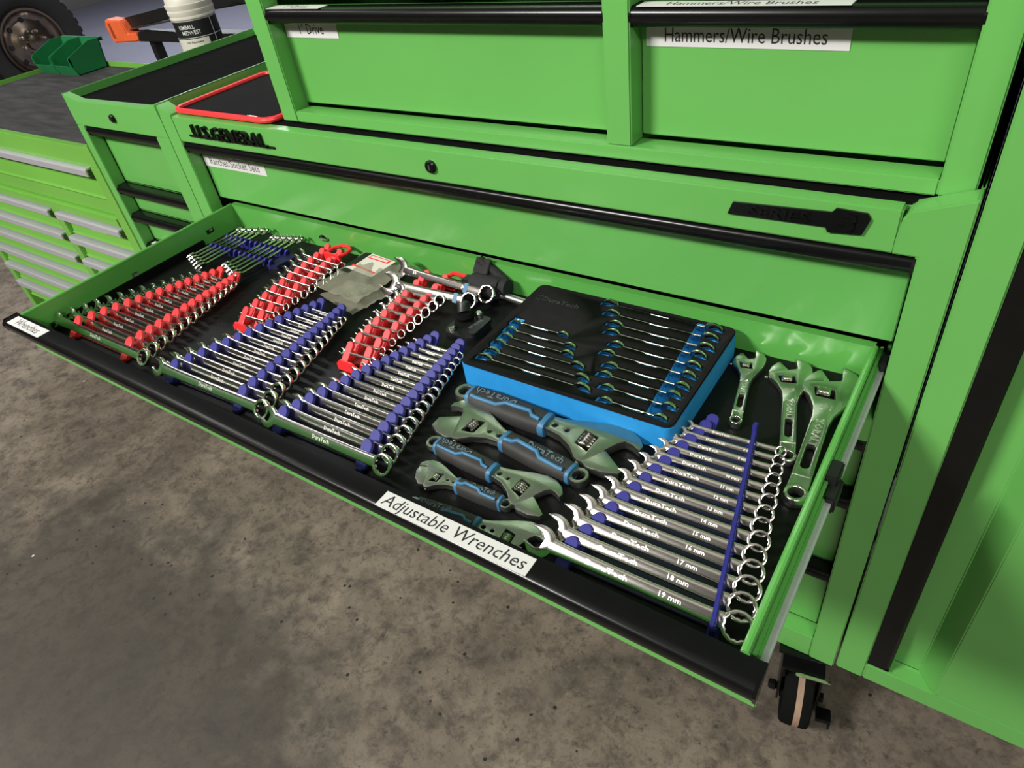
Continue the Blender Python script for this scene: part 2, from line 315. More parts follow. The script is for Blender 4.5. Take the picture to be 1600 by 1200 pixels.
# casters
def caster(cx, cy, ang):
    M = T(cx, cy, 0) @ Matrix.Rotation(math.radians(ang), 4, 'Z'); r = .064; zc = -FZ + r; off = -.035
    def place(mb, mats, nm, par, bev=0):
        mb.v = [tuple(M @ Vector(v)) for v in mb.v]; return mb.build(nm, mats, par, bev)
    f = MB(); f.box(-.045, .045, -.04, .04, -.884, -.879); f.lathe([(.03, -.884), (.03, -.90), (.026, -.905)], (0, 0, 0))
    for sx in (-1, 1):
        f.prism([(.03, -.905), (-.05, -.905), (off - .022, zc - .01), (off + .016, zc - .01)], 'x', sx * .034 - .002, sx * .034 + .002)
    f.box(-.036, .036, -.055, .03, -.908, -.903)
    fk = place(f, BLACK, 'caster', cab, .001)
    w = MB(); w.lathe([(r * .62, -.025), (r * .9, -.026), (r * .97, -.022), (r, -.010), (r, -.003)], (0, off, zc), 'x', 0, 32, cap=False)
    w.lathe([(r, -.003), (r * 1.002, 0), (r, .008)], (0, off, zc), 'x', 1, 32, cap=False)
    w.lathe([(r, .008), (r, .016), (r * .97, .024), (r * .9, .026), (r * .62, .025)], (0, off, zc), 'x', 0, 32, cap=False)
    w.lathe([(r * .62, -.025), (r * .58, -.016), (.02, -.014), (.018, -.030), (.018, .030), (.02, .014), (r * .58, .016), (r * .62, .025)], (0, off, zc), 'x', 0, 32, cap=False)
    place(w, [BLACKR, TREADTAN], 'wheel', fk)
    n = MB(); n.lathe([(.008, -.052), (.011, -.048), (.011, -.040), (.007, -.036), (.007, .038), (.01, .040), (.01, .046)], (0, off, zc), 'x', 0, 6); place(n, BLACK, 'axle_bolt', fk)
    p = MB(); p.prism([(off - .04, zc - .005), (off - .012, zc - .012), (off - .012, zc - .018), (off - .042, zc - .014)], 'x', .036, .062); p.box(.058, .062, off - .043, off - .012, zc - .032, zc - .012); place(p, BLACK, 'brake_pedal', fk, .001)
    c = MB(); c.box(-.012, .046, -.062, -.056, -.909, -.905); place(c, CHROME, 'swivel_edge', fk, .001)
caster(1.368, .032, 12)
for x, y in ((.07, .05), (1.35, .5), (.07, .5)): caster(x, y, 12)

# the open drawer: a part of the cabinet
DZ, DB, DF, DK = -.222, -.290, -.430, .037     # rim, underside, face, back
m_left = plate_mesh('drawer_wall', [[(DF, DB), (DK, DB), (DK, DZ), (DF, DZ)], [(-.226, -.266), (-.214, -.266), (-.214, -.250), (-.226, -.250)], [(-.044, -.256), (-.024, -.256), (-.024, -.245), (-.044, -.245)]], .002, GREEN_D)
d = MB(); d.box(.062, 1.358, DF, DK, -.280, -.2765); drw = d.build('wrench_drawer', GREEN_D, cab)
YZX = Matrix(((0, 0, 1, 0), (1, 0, 0, 0), (0, 1, 0, 0), (0, 0, 0, 1)))
d = MB(); d.mesh(m_left, T(.064, 0, 0) @ YZX); d.tube([(.063, DF, DZ), (.063, DK, DZ)], .0035, 0, 10); d.build('left_wall', GREEN_D, drw)
d = MB(); d.box(1.3545, 1.3585, DF, DK, DB, DZ); d.tube([(1.359, DF, DZ), (1.359, DK, DZ)], .0042, 0, 10); d.build('right_wall', GREEN_D, drw)
m_back = plate_mesh('drawer_back', [[(.062, DB), (1.358, DB), (1.358, DZ), (.062, DZ)], rrect(.337, .358, -.2555, -.2475, .0039)], .0015, GREEN_D)
XZY = Matrix(((1, 0, 0, 0), (0, 0, -1, 0), (0, 1, 0, 0), (0, 0, 0, 1)))
d = MB(); d.mesh(m_back, T(0, DK + .001, 0) @ XZY); d.box(.062, 1.358, DK - .001, DK + .012, DZ - .002, DZ + .001); d.build('back_wall', GREEN_D, drw, 0)
g = MB(); g.tube([(.3475 + .0125 * math.cos(t), DK - .0015, -.2515 + .006 * math.sin(t)) for t in [k * math.pi / 10 for k in range(20)]], .0013, 0, 6, True); g.box(.336, .359, DK + .004, DK + .006, -.257, -.246, 1); g.build('grommet', [CHROME, BLACKP], drw)
g = MB(); g.box(.056, .0595, -.046, -.022, -.258, -.243); g.box(.0585, .0615, -.034, -.026, -.252, -.247, 1); g.box(.056, .0595, -.230, -.210, -.268, -.248, 1); g.build('catch', [BLACKP, ALU], drw)
d = MB(); d.box(.0445, 1.3755, DF - .004, DF, -.294, DZ - .001); d.build('drawer_face', GREEN, drw, .0012)
pull('pull', .0445, 1.3755, DF + .001, DZ, drw)
for xs in (1.365, .055):
    g = MB(); sg = 1 if xs > 1 else -1
    for a, c_, y0_, y1_, z0_, z1_ in ((-.002, .0022, DF + .005, .05, -.234, -.226), (.0015, .005, DF + .005, .05, -.244, -.233), (.004, .0075, DF + .02, .3, -.256, -.242), (.006, .009, -.18, .5, -.262, -.240)):
        g.box(min(xs + sg * a, xs + sg * c_), max(xs + sg * a, xs + sg * c_), y0_, y1_, z0_, z1_)
    q = g.build('slide_rail', GREEN_D, drw, .0008)
g = MB(); g.box(1.368, 1.3765, DF + .005, .05, -.2415, -.2365); g.build('slide_rail', ALU, drw, .0006)
g = MB(); g.box(1.362, 1.376, -.205, -.176, -.240, -.219); g.box(1.366, 1.380, -.224, -.19, -.252, -.230); g.build('slide_latch', BLACKP, drw, .002)
g = MB(); g.box(1.369, 1.378, .012, .035, -.25, -.225); g.build('slide_stop', BLACKP, drw, .002)
label_plate(drw, 'Wrenches', (.1175, DF - .0155, DZ + .0003), (1, .0, 0), (0, 1, 0), .113, .0215, .0205, .92, .15)
label_plate(drw, 'Adjustable Wrenches', (1.0555, DF - .0155, DZ + .0003), (1, 0.01, 0), (-.01, 1, 0), .198, .0222, .0215, 1.0, .15)
g = MB(); g.box(.0665, 1.354, DF + .001, DK - .001, -.2762, -.272); g.box(.0665, .071, DF + .03, -.06, -.272, -.258)
tag(g.build('drawer_liner', LINER, None, .0008), 'black rubber liner covering the bottom of the open wrench drawer', 'drawer liner')

# rims and mats on the cabinet tops
def rim(parent, x0, x1, yb, z0=-.024, z1=0.0, w=.004, nm='top_rim'):
    r = MB(); r.box(x0, x0 + w, .0, yb, z0, z1); r.box(x1 - w, x1, 0, yb, z0, z1); r.box(x0, x1, yb - w, yb, z0, z1); r.build(nm, GREEN, parent, .001)
rim(cab, 0, W, .56)
g = MB(); g.box(.0045, W - .0045, .0225, .5555, -.0238, -.0195); tag(g.build('rubber_mat', MAT), 'dark ribbed rubber mat under the red edged tray on the wide cabinet', 'mat')

# ------------------------------------------------------------------ side cabinet
X0, X1 = -.377, -.001
sc = thing('side_cabinet', ((X0 + X1) / 2, .28, -FZ), 'narrow green side cabinet with black pulls between the workbench and wide cabinet', 'tool cabinet')
for a, bb, nm in ((X0, X0 + .030, 'left_post'), (X1 - .050, X1, 'right_post')):
    b = MB(); b.box(a, bb, 0, .03, -.879, -.070); b.build(nm, GREEN, sc, .0015)
b = MB(); b.prism([(X0, -.07), (X1, -.07), (X1, 0), (X1 - .043, -.0095), (X0 + .058, -.0125), (X0, 0)], 'y', 0, .02); b.build('top_rail', GREEN, sc, .0015)
b = MB(); b.box(X0 + .03, X1 - .05, 0, .03, -.879, -.83); b.build('bottom_rail', GREEN, sc, .0015)
b = MB(); b.box(X0, X0 + .003, .02, .56, -.879, -.02); b.box(X1 - .003, X1, .02, .56, -.879, -.02); b.box(X0, X1, .55, .556, -.879, -.02); b.box(X0, X1, .02, .55, -.03, -.024); b.box(X0, X1, .02, .55, -.879, -.872); b.build('shell', GREEN, sc)
rim(sc, X0, X1, .56); screw_lock(sc, -.192, -.0415, 0, .009)
zz = -.072
for i, hgt in enumerate((.146, .0745, .083, .083, .17, .19)):
    d = MB(); d.box(X0 + .032, X1 - .051, .030, .034, zz - hgt + .003, zz); q = d.build('drawer', GREEN, sc, .0012); pull('pull', X0 + .034, X1 - .053, .031, zz, q)
    if i == 3: label_plate(q, '', (-.30, .015, zz + .0006), (1, 0, 0), (0, 1, 0), .06, .012, .012)
    zz -= hgt
for x, y in ((-.32, .07), (-.06, .07), (-.32, .49), (-.06, .49)):
    g = MB(); g.box(x - .03, x + .03, y - .03, y + .03, -.884, -.879); g.box(x - .03, x - .026, y - .02, y + .02, -FZ + .05, -.884); g.box(x + .026, x + .03, y - .02, y + .02, -FZ + .05, -.884)
    g.lathe([(.05, -.022), (.062, -.02), (.062, .02), (.05, .022)], (x, y, -FZ + .062), 'x', 0, 24); g.build('caster', BLACKR, sc)
g = MB(); g.box(X0 + .0045, X1 - .0045, .021, .555, -.0238, -.017); tag(g.build('rubber_mat', MAT), 'dark rubber mat filling the rimmed top of the narrow side cabinet', 'mat')

# ------------------------------------------------------------------ workbench
BX0, BX1, BT = -1.53, -.383, -.120
wb = thing('drawer_workbench', ((BX0 + BX1) / 2, .28, -FZ), 'low green workbench with silver drawer pulls and a dark top at far left', 'workbench')
b = MB(); b.box(BX0, BX0 + .045, 0, .05, -FZ, BT - .06); b.build('left_leg', GREEN_B, wb, .002)
b = MB(); b.box(BX1 - .045, BX1, 0, .05, -FZ, BT - .06); b.build('right_leg', GREEN_B, wb, .002)
for x in (BX0, BX1 - .045): b = MB(); b.box(x, x + .045, .51, .56, -FZ, BT - .02); b.build('rear_leg', GREEN_B, wb, .002)
b = MB(); b.prism([(BX0, BT - .06), (BX1, BT - .06), (BX1, BT + .002), (BX1 - .03, BT - .0075), (BX0 + .03, BT - .0075), (BX0, BT + .002)], 'y', 0, .02); b.build('top_rail', GREEN_B, wb, .002)
b = MB(); b.box(BX0, BX0 + .004, .02, .57, BT - .06, BT + .002); b.box(BX0, -.80, .566, .57, BT - .06, BT + .004)
b.prism([(-.80, BT - .06), (BX1, BT - .06), (BX1, BT - .03), (-.72, BT - .03), (-.735, BT - .008), (-.75, BT + .004), (-.80, BT + .004)], 'y', .566, .57); b.build('top_rim', GREEN_B, wb, .001)
b = MB(); b.box(BX0 + .045, BX1 - .045, .05, .55, -.885, -.875); b.box(BX0 + .004, BX0 + .01, .05, .55, -.88, BT - .06); b.box(BX1 - .01, BX1 - .004, .05, .55, -.88, BT - .06); b.box(BX0, BX1, .55, .556, -.88, BT - .06); b.box(BX0, BX1, .02, .56, BT - .03, BT - .024); b.build('shell', GREEN_B, wb)
b = MB(); b.box(-.812, -.772, .0, .05, -.875, -.345); b.build('centre_post', GREEN_B, wb, .002)
b = MB(); b.box(BX0 + .045, BX1 - .045, -.002, .03, -.345, -.316); b.box(BX0 + .045, BX1 - .045, .010, .03, -.316, -.27); b.build('middle_rail', GREEN_B, wb, .004)
def bench_drawer(x0, x1, z1, h, lab=None):
    f = MB(); f.prism([(.004, z1 - h + .004), (.010, z1 - h + .008), (.014, z1 - .04), (.020, z1 - .028), (.020, z1), (.026, z1), (.026, z1 - h + .004)], 'x', x0, x1)
    q = f.build('drawer', GREEN_B, wb, .001)
    p = MB(); p.prism([(.021, z1), (-.010, z1), (-.014, z1 - .004), (-.014, z1 - .019), (-.010, z1 - .021), (-.009, z1 - .018), (-.0108, z1 - .016), (-.0108, z1 - .012), (-.0085, z1 - .010), (-.0108, z1 - .008), (-.009, z1 - .004), (.021, z1 - .003)], 'x', x0, x1)
    p.build('pull', ALU, q)
    if lab: label_plate(q, '', (lab[1], .0135, z1 - .047), (1, 0, 0), (0, .02, 1), .085, .016, .014, .9)
bench_drawer(BX0 + .047, BX1 - .047, -.180, .092)
for r in range(6):
    z1 = -.347 - .0765 * r
    bench_drawer(BX0 + .047, -.814, z1, .0745, ('Drill Bits' if r == 1 else 'Taps', -1.20) if r in (1, 2) else None)
    bench_drawer(-.770, BX1 - .047, z1, .0745, ('Fuses' if r == 0 else 'Clamps', -.62) if r in (0, 2) else None)
g = MB(); g.box(BX0 + .0045, BX1, .021, .565, BT - .0235, BT - .012); tag(g.build('bench_mat', MATB), 'worn dark mat covering the low workbench top under the green bins', 'mat')
def bin_box(x0, label):
    t_ = thing('parts_bin', (x0 + .065, .52, BT - .012), label, 'bin', 'dark green parts bins on the bench')
    w = .128; y0, y1 = .445, .56; zb = BT - .012; h = .092; s = .003
    side = [(y0 + .008, zb), (y1, zb), (y1 + .012, zb + h), (y1 - .03, zb + h), (y0 - .002, zb + .060), (y0 - .006, zb + .052)]
    m = MB(); m.prism(side, 'x', x0, x0 + s); m.prism(side, 'x', x0 + w - s, x0 + w); m.box(x0, x0 + w, y0 + .008, y1, zb, zb + s)
    m.prism([(y1 - s, zb), (y1, zb), (y1 + .012, zb + h), (y1 + .009, zb + h)], 'x', x0, x0 + w); m.build('shell', BINS, t_)
    m = MB(); m.prism([(y0 + .008, zb), (y0 + .011, zb), (y0 - .001, zb + .032), (y0 - .004, zb + .032)], 'x', x0, x0 + w); m.build('front_lip', BINS, t_)
    m = MB(); m.box(x0, x0 + w, y1 + .009, y1 + .024, zb + h - .003, zb + h); m.box(x0, x0 + w, y1 + .021, y1 + .024, zb + h - .012, zb + h); m.box(x0, x0 + .005, y0 - .005, y0 + .002, zb + .03, zb + .056); m.box(x0 + w - .005, x0 + w, y0 - .005, y0 + .002, zb + .03, zb + .056); m.build('hanging_rim', BINS, t_)
bin_box(-1.515, 'dark green open front plastic bin, the left one of two on the bench')
bin_box(-1.382, 'dark green open front plastic bin, the right one of two on the bench')

# ------------------------------------------------------------------ top chest
CY = .030
ch = thing('top_chest', (.88, .30, -.0195), 'green top chest with black pulls standing on the wide roll cabinet', 'tool chest')
CX0, CX1, CT = .352, 1.413, .52
for a, bb, nm in ((CX0, .391, 'left_post'), (.998, 1.033, 'centre_post'), (1.379, CX1, 'right_post')):
    b = MB(); b.box(a, bb, CY, CY + .034, .003 if nm == 'centre_post' else -.0150, CT); b.build(nm, GREEN, ch, .0018)
b = MB(); b.box(.391, 1.379, CY, CY + .034, -.0150, .003); b.build('bottom_rail', GREEN, ch, .0018)
b = MB(); b.box(CX0, CX0 + .003, CY + .03, .50, -.0195, CT); b.box(CX1 - .003, CX1, CY + .03, .50, -.0195, CT); b.box(CX0, CX1, .5, .505, -.0195, CT); b.box(CX0, CX1, CY, .5, CT, CT + .01); b.box(CX0, CX1, CY + .03, .5, -.0195, -.010); b.build('shell', GREEN, ch)
for x0, x1, cols in ((.3925, .9965, ('1" Drive', .4555, .122)), (1.0345, 1.3775, ('Hammers/Wire Brushes', 1.1535, .226))):
    for r, (z0, z1) in enumerate(((.0095, .1625), (.172, .335), (.345, .51))):
        d = MB(); d.box(x0, x1, CY + .030, CY + .034, z0, z1); q = d.build('drawer', GREEN, ch, .0012); pull('pull', x0, x1, CY + .031, z1, q)
        if r == 0:
            t_, cx, w = cols
            label_plate(q, t_, (cx, CY + .0295, .1270), (1, 0, 0), (0, 0, 1), w, .0245, .0225, .82 if len(t_) > 9 else .78)
            label_plate(q, t_, (cx, CY + .014, z1 + .0003), (1, 0, 0), (0, 1, 0), w, .021, .020, .82)
# tray with red edge at the chest's foot
RO = [(.025, .022), (.335, .016), (.338, .30), (.075, .30), (.045, .285)]
t_ = thing('edged_tray', (.18, .15, -.0195), 'flat black tray mat with a red rubber edge beside the top chest', 'tray')
pts = arc((.055, .038), .022, 180, 270, 5) + arc((.308, .040), .024, 270, 360, 5) + arc((.308, .24), .024, 0, 90, 4) + arc((.055, .24), .022, 90, 180, 5)
m = MB(); m.prism(pts, 'z', -.0195, -.0150); m.prism([(.245, .027), (.272, .026), (.276, .033), (.250, .034)], 'z', -.0150, -.0144, 1); m.build('tray_pad', [BLACKR, SATIN], t_)
m = MB(); m.tube([(a, bq, -.0135) for a, bq in pts], .0055, 0, 8, True); m.build('edge_band', RED, t_)

# ------------------------------------------------------------------ side locker
lk = thing('side_locker', (1.70, .28, -.872), 'tall green side locker with a long black door handle at right', 'locker')
LX0, LX1, LB, LT = 1.4235, 1.98, -.872, .95
b = MB(); b.box(LX0, 1.466, 0, .03, LB, LT); b.build('left_post', GREEN, lk, .002)
b = MB(); b.box(1.466, LX1, 0, .03, LB, -.830); b.build('bottom_rail', GREEN, lk, .002)
b = MB(); b.box(LX0, LX0 + .003, .03, .56, LB, LT); b.box(LX1 - .003, LX1, .0, .56, LB, LT); b.box(LX0, LX1, .55, .556, LB, LT); b.box(LX0, LX1, .0, .556, LT, LT + .01); b.box(LX0, LX1, .03, .55, LB, LB + .008); b.build('shell', GREEN, lk)
b = MB(); b.prism([(1.466, .030), (1.540, .030), (1.566, -.001), (1.978, -.001), (1.978, .004), (1.568, .004), (1.542, .034), (1.466, .034)], 'z', -.829, LT - .003)
dr = b.build('door', GREEN, lk, .0015)
b = MB(); b.box(1.4205, 1.4235, .50, .555, LB, -.002); b.box(1.4135, 1.4235, .47, .50, .002, LT); b.build('gap_light_block', BLACKP, lk)  # unseen strips added to stop light from behind showing through the gaps
b = MB(); b.prism([(1.540, .030), (1.566, -.001), (1.570, -.001), (1.545, .032)], 'z', -.832, -.829); b.prism([(.030, -.829), (.004, -.834), (.03, -.836)], 'x', 1.50, 1.548); b.build('channel_foot', GREEN, dr)
b = MB(); b.prism([(1.4665, -.001), (1.494, -.001), (1.499, .003), (1.499, .016), (1.496, .016), (1.496, .005), (1.492, .002), (1.470, .002), (1.470, .029), (1.4665, .029)], 'z', -.822, LT - .01)
b.box(1.4665, 1.499, -.001, .016, -.8235, -.822); b.build('handle', BLACK, dr, .0006)

# ------------------------------------------------------------------ combination wrenches and their racks
ZF = -.272
def jaw_unit():
    o = arc((0, 0), .5, 43, 317, 16)
    o += [(.47, -.30), (.44, -.255), (.05, -.25), (-.10, -.14), (-.10, .14), (.05, .25), (.44, .255), (.47, .30)]
    a = math.radians(180 - 15); return [(x * math.cos(a) - y * math.sin(a), x * math.sin(a) + y * math.cos(a)) for x, y in o]
def ring_unit(): return [ring_pts(1, 22), [((.76 if k % 2 else .68) * math.cos(k * math.pi / 12), (.76 if k % 2 else .68) * math.sin(k * math.pi / 12)) for k in range(24)]]
ME_JAW = plate_mesh('open_jaw', [jaw_unit()], .11, CHROME, .03)
ME_RING = plate_mesh('box_ring', ring_unit(), .36, CHROME, .10)
def shank_mesh(m):
    s = MB(); n = 14; st = [(-.5, 1.25, .9), (-.42, 1.06, 1), (-.30, 1, 1), (.0, .94, 1), (.30, .98, 1), (.42, 1.02, 1), (.5, 1.1, .95)]
    vs = []
    for x, w, t in st:
        for k in range(n):
            a = 2 * math.pi * k / n; c, q = math.cos(a), math.sin(a); e = .45
            vs.append((x, .5 * w * math.copysign(abs(c) ** e, c), .5 * t * math.copysign(abs(q) ** .75, q)))
    fs = [(i * n + k, i * n + (k + 1) % n, (i + 1) * n + (k + 1) % n, (i + 1) * n + k) for i in range(len(st) - 1) for k in range(n)]
    s.add(vs, fs + [tuple(range(n))[::-1], tuple(range((len(st) - 1) * n, len(st) * n))]); return make_mesh('shank', s, [m], smooth=60)
ME_SHANK = shank_mesh(CHROME)
ME_SHANK_D = shank_mesh(CHROME_D); ME_JAW_D = ME_JAW.copy(); ME_JAW_D.materials[0] = CHROME_D; ME_RING_D = ME_RING.copy(); ME_RING_D.materials[0] = CHROME_D
_stamp = {}
def stamp_mesh(t, m):
    if (t, m.name) not in _stamp:
        mb = MB(); mb.mesh(text_mesh(t, 1, .03, .01), Matrix.Identity(4)); _stamp[(t, m.name)] = make_mesh('stamped_lettering', mb, [m])
    return _stamp[(t, m.name)]
def wrench(label, tip, ring, z0, z1, tilt, hw, rr, sw, st, group, words=None, dark=False, stampm=None, name='combination_wrench', cat='wrench', roll=0):
    """tip = open end, ring = centre of the box ring, on plan; z at both ends; tilt about the wrench's own axis in degrees"""
    A = Vector((tip[0], tip[1], z0)); B_ = Vector((ring[0], ring[1], z1)); u = (B_ - A).normalized(); L = (B_ - A).length
    side = Vector((0, 0, 1)).cross(u).normalized(); up = u.cross(side)
    R = Matrix((u, side, up)).transposed().to_4x4(); c = (A + B_) / 2
    o = thing(name, c, label, cat, group); o.matrix_world = T(*c) @ R @ Matrix.Rotation(math.radians(tilt), 4, 'X')
    h = L / 2; xs0 = -h + hw * .78; xs1 = h - rr * .85
    link('shank', ME_SHANK_D if dark else ME_SHANK, o, T((xs0 + xs1) / 2, 0, 0) @ Sc(xs1 - xs0, sw, st))
    link('open_jaw', ME_JAW_D if dark else ME_JAW, o, T(-h + hw * .45, 0, 0) @ Sc(hw, hw, st * 4.0))
    link('box_ring', ME_RING_D if dark else ME_RING, o, T(h, 0, 0) @ Matrix.Rotation(math.radians(4), 4, 'Y') @ Sc(rr, rr, st * 1.55))
    for (w, x, k) in (words or []):
        link('stamped_lettering', stamp_mesh(w, stampm or STAMP), o, T(xs0 + (xs1 - xs0) * x, 0, st * .5 - .0002) @ Sc(sw * k, sw * .52, .012))
    return o
def fin_mesh(m, h=.039, w=.0175, t=.0056):
    f = MB(); f.prism([(-w / 2, 0), (w / 2, 0)] + arc((0, h - w / 2), w / 2, 0, 180, 7), 'y', -t / 2, t / 2); return make_mesh('fin', f, [m], bevel=.0008, seg=1)
def rack(name, label, cat, Ln, Lf, Rn, Rf, n, lean, m, mb, fin_l, fin_r, plate=True, near_plate=0, loop=False, group=None, lift=0):
    lerp = lambda a, b, t: (a[0] + (b[0] - a[0]) * t, a[1] + (b[1] - a[1]) * t)
    c = ((Ln[0] + Rf[0]) / 2, (Ln[1] + Rf[1]) / 2, ZF)
    o = thing(name, c, label, cat, group)
    d = (.004 if Lf[1] > Ln[1] else -.004)
    if plate:
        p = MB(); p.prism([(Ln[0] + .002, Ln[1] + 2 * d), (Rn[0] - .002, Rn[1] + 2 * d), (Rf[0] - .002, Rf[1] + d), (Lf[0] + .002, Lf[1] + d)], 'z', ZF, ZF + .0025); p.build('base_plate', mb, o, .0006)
    for a, b_ in ((Ln, Lf), (Rn, Rf)):
        p = MB(); dx, dy = b_[0] - a[0], b_[1] - a[1]; q = math.hypot(dx, dy); nx, ny = -dy / q * .0055, dx / q * .0055; ex, ey = dx / q * .005, dy / q * .005
        p.prism([(a[0] - ex - nx, a[1] - ey - ny), (b_[0] + ex - nx, b_[1] + ey - ny), (b_[0] + ex + nx, b_[1] + ey + ny), (a[0] - ex + nx, a[1] - ey + ny)], 'z', ZF, ZF + .0065); p.build('rail', m, o, .001)
    ux = Vector((Rn[0] - Ln[0], Rn[1] - Ln[1], 0)).normalized().x
    for a, b_, me in ((Ln, Lf, fin_l), (Rn, Rf, fin_r)):
        if me is None: continue
        for k in range(n):
            x, y = lerp(a, b_, spacing(k, n)); link('fin', me, o, T(x - c[0], y - c[1], .004 + lift) @ Matrix.Rotation(math.radians(-lean), 4, 'X') @ Sc(1, 1, 1 - .22 * spacing(k, n)))
    if near_plate:
        x0, x1, y = Ln[0] - .004, Rn[0] + .004, Ln[1] - .010
        p = MB(); p.prism([(x0, ZF), (x1, ZF), (x1, ZF + .012), (x1 - .010, ZF + .021), (x0 + .010, ZF + .021), (x0, ZF + .012)], 'y', y, y + .004); p.build('end_plate', m, o, .001)
    return o, c
SPG = 1.0
def spacing(k, n): t = k / (n - 1); return t * (1 + (1 - t) * .22) if SPG else t      # slots get narrower towards the small wrenches
def rack_of_wrenches(rlabel, rowname, Ln, Lf, Rn, Rf, n, tilt, m, mbm, o_tip, o_ring, hw, rr, sw, st, words, color, fl=None, fr=None, dark=False, big_far=False, skip=(), stampm=None, zw=.017, jit=.001, lift=0, near_plate=0, ringz=0, sizes=None):
    lerp = lambda a, b, t: a + (b - a) * t
    FINL = fl or fin_mesh(m); FINR = fr or FINL
    ro, c = rack('wrench_rack', rlabel, 'wrench rack', Ln, Lf, Rn, Rf, n + 1, (90 - tilt) * 1.22, m, mbm, FINL, None if fr == 0 else FINR, near_plate=near_plate, lift=lift, group='plastic wrench racks in the drawer')
    for k in range(n):
        if k in skip: continue
        t = (spacing(k, n + 1) + spacing(k + 1, n + 1)) / 2; q = 1 - t if big_far else t
        yl = lerp(Ln[1], Lf[1], t); yr = lerp(Rn[1], Rf[1], t); j = lambda: random.uniform(-jit, jit)
        xt = lerp(Ln[0], Lf[0], t) - lerp(o_tip[0], o_tip[1], q) + j(); xr = lerp(Rn[0], Rf[0], t) + lerp(o_ring[0], o_ring[1], q) + j()
        w = [(sizes[k] if s == '#' else s, x, kk) for s, x, kk in words] if words else None
        lab = 'chrome combination wrench, %s the front in %s' % ('nearest to' if k == 0 else ORD[k] + ' from', rowname)
        wrench(lab, (xt, yl), (xr, yr), ZF + zw, ZF + zw + ringz, tilt, lerp(hw[0], hw[1], q), lerp(rr[0], rr[1], q), lerp(sw[0], sw[1], q), lerp(st[0], st[1], q), 'wrenches in ' + rowname, w, dark, stampm)
DT = 'DuraTech'
# red rack, front left
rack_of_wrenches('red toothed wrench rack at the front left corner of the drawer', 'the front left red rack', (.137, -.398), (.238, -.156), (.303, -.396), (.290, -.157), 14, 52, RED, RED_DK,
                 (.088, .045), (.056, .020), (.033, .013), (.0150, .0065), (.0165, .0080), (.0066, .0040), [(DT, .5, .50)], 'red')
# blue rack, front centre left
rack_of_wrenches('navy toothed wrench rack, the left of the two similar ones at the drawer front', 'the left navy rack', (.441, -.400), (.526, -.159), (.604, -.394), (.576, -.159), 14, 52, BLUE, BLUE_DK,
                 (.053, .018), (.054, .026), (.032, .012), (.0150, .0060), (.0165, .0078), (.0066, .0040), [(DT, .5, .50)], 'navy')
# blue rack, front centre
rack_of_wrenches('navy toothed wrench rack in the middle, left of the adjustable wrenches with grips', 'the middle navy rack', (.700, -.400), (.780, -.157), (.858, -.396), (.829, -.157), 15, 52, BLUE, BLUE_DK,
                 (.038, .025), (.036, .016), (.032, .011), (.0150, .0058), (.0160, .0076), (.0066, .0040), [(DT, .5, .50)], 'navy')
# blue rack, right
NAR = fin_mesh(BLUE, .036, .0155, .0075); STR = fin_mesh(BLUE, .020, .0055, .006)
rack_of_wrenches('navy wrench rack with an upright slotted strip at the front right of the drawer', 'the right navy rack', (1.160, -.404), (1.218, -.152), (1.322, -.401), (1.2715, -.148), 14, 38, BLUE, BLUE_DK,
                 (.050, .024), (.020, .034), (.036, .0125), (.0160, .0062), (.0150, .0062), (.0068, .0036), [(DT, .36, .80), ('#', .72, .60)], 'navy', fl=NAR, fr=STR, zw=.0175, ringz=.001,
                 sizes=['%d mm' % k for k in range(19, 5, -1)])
q = [o for o in COL.objects if o.get('label', '').startswith('navy wrench rack with an upright')][0]
p = MB(); p.prism([(1.3195, -.402), (1.3245, -.402), (1.2745, -.142), (1.2695, -.142)], 'z', ZF + .0235, ZF + .030); p.box(1.3195, 1.3245, -.406, -.400, ZF, ZF + .030); p.box(1.2690, 1.2745, -.146, -.138, ZF, ZF + .036); p.build('retaining_strip', BLUE, q, .001)
# red racks at the back, largest wrench at the back
FR2 = fin_mesh(RED, .037, .0130, .0060)
rack_of_wrenches('narrow red wrench rack with a hanging loop near the back left of the drawer', 'the looped red rack', (.421, -.243), (.381, -.004), (.458, -.238), (.423, -.012), 11, 50, RED, RED_DK,
                 (.055, .008), (.046, .018), (.028, .010), (.0120, .0050), (.0105, .0050), (.0055, .0034), None, 'red', fl=FR2, big_far=True, skip=(10,), near_plate=1)
rack_of_wrenches('narrow red wrench rack behind the middle navy rack', 'the rear middle red rack', (.676, -.243), (.642, -.010), (.714, -.240), (.684, -.010), 11, 50, RED, RED_DK,
                 (.036, .012), (.034, .014), (.028, .010), (.0120, .0050), (.0105, .0050), (.0055, .0034), None, 'red', fl=FR2, big_far=True, skip=(9, 10), near_plate=1)
for o in list(COL.objects):
    if o.get('label', '').startswith('narrow red wrench rack'):
        c = ORG[o.name]; x = c.x - .002 if 'loop' in o['label'] else c.x + .006; k = 1 if 'loop' in o['label'] else .0
        p = MB()
        if k:
            lp = [(x - .020, -.004), (x - .020, .010), (x - .010, .024), (x + .006, .027), (x + .020, .018), (x + .022, .002), (x + .016, -.012)]
            p.tube([(a, bb, ZF + .021) for a, bb in lp], .0036, 0, 8); p.box(x - .022, x + .020, -.014, -.009, ZF, ZF + .024)
        else:
            p.tube([(x - .008, .004, ZF + .016), (x + .004, .024, ZF + .02), (x + .028, .026, ZF + .018), (x + .036, .010, ZF + .012)], .004, 0, 8); p.box(x - .026, x + .020, .001, .006, ZF, ZF + .020)
        p.build('loop_handle', RED, o, 0)
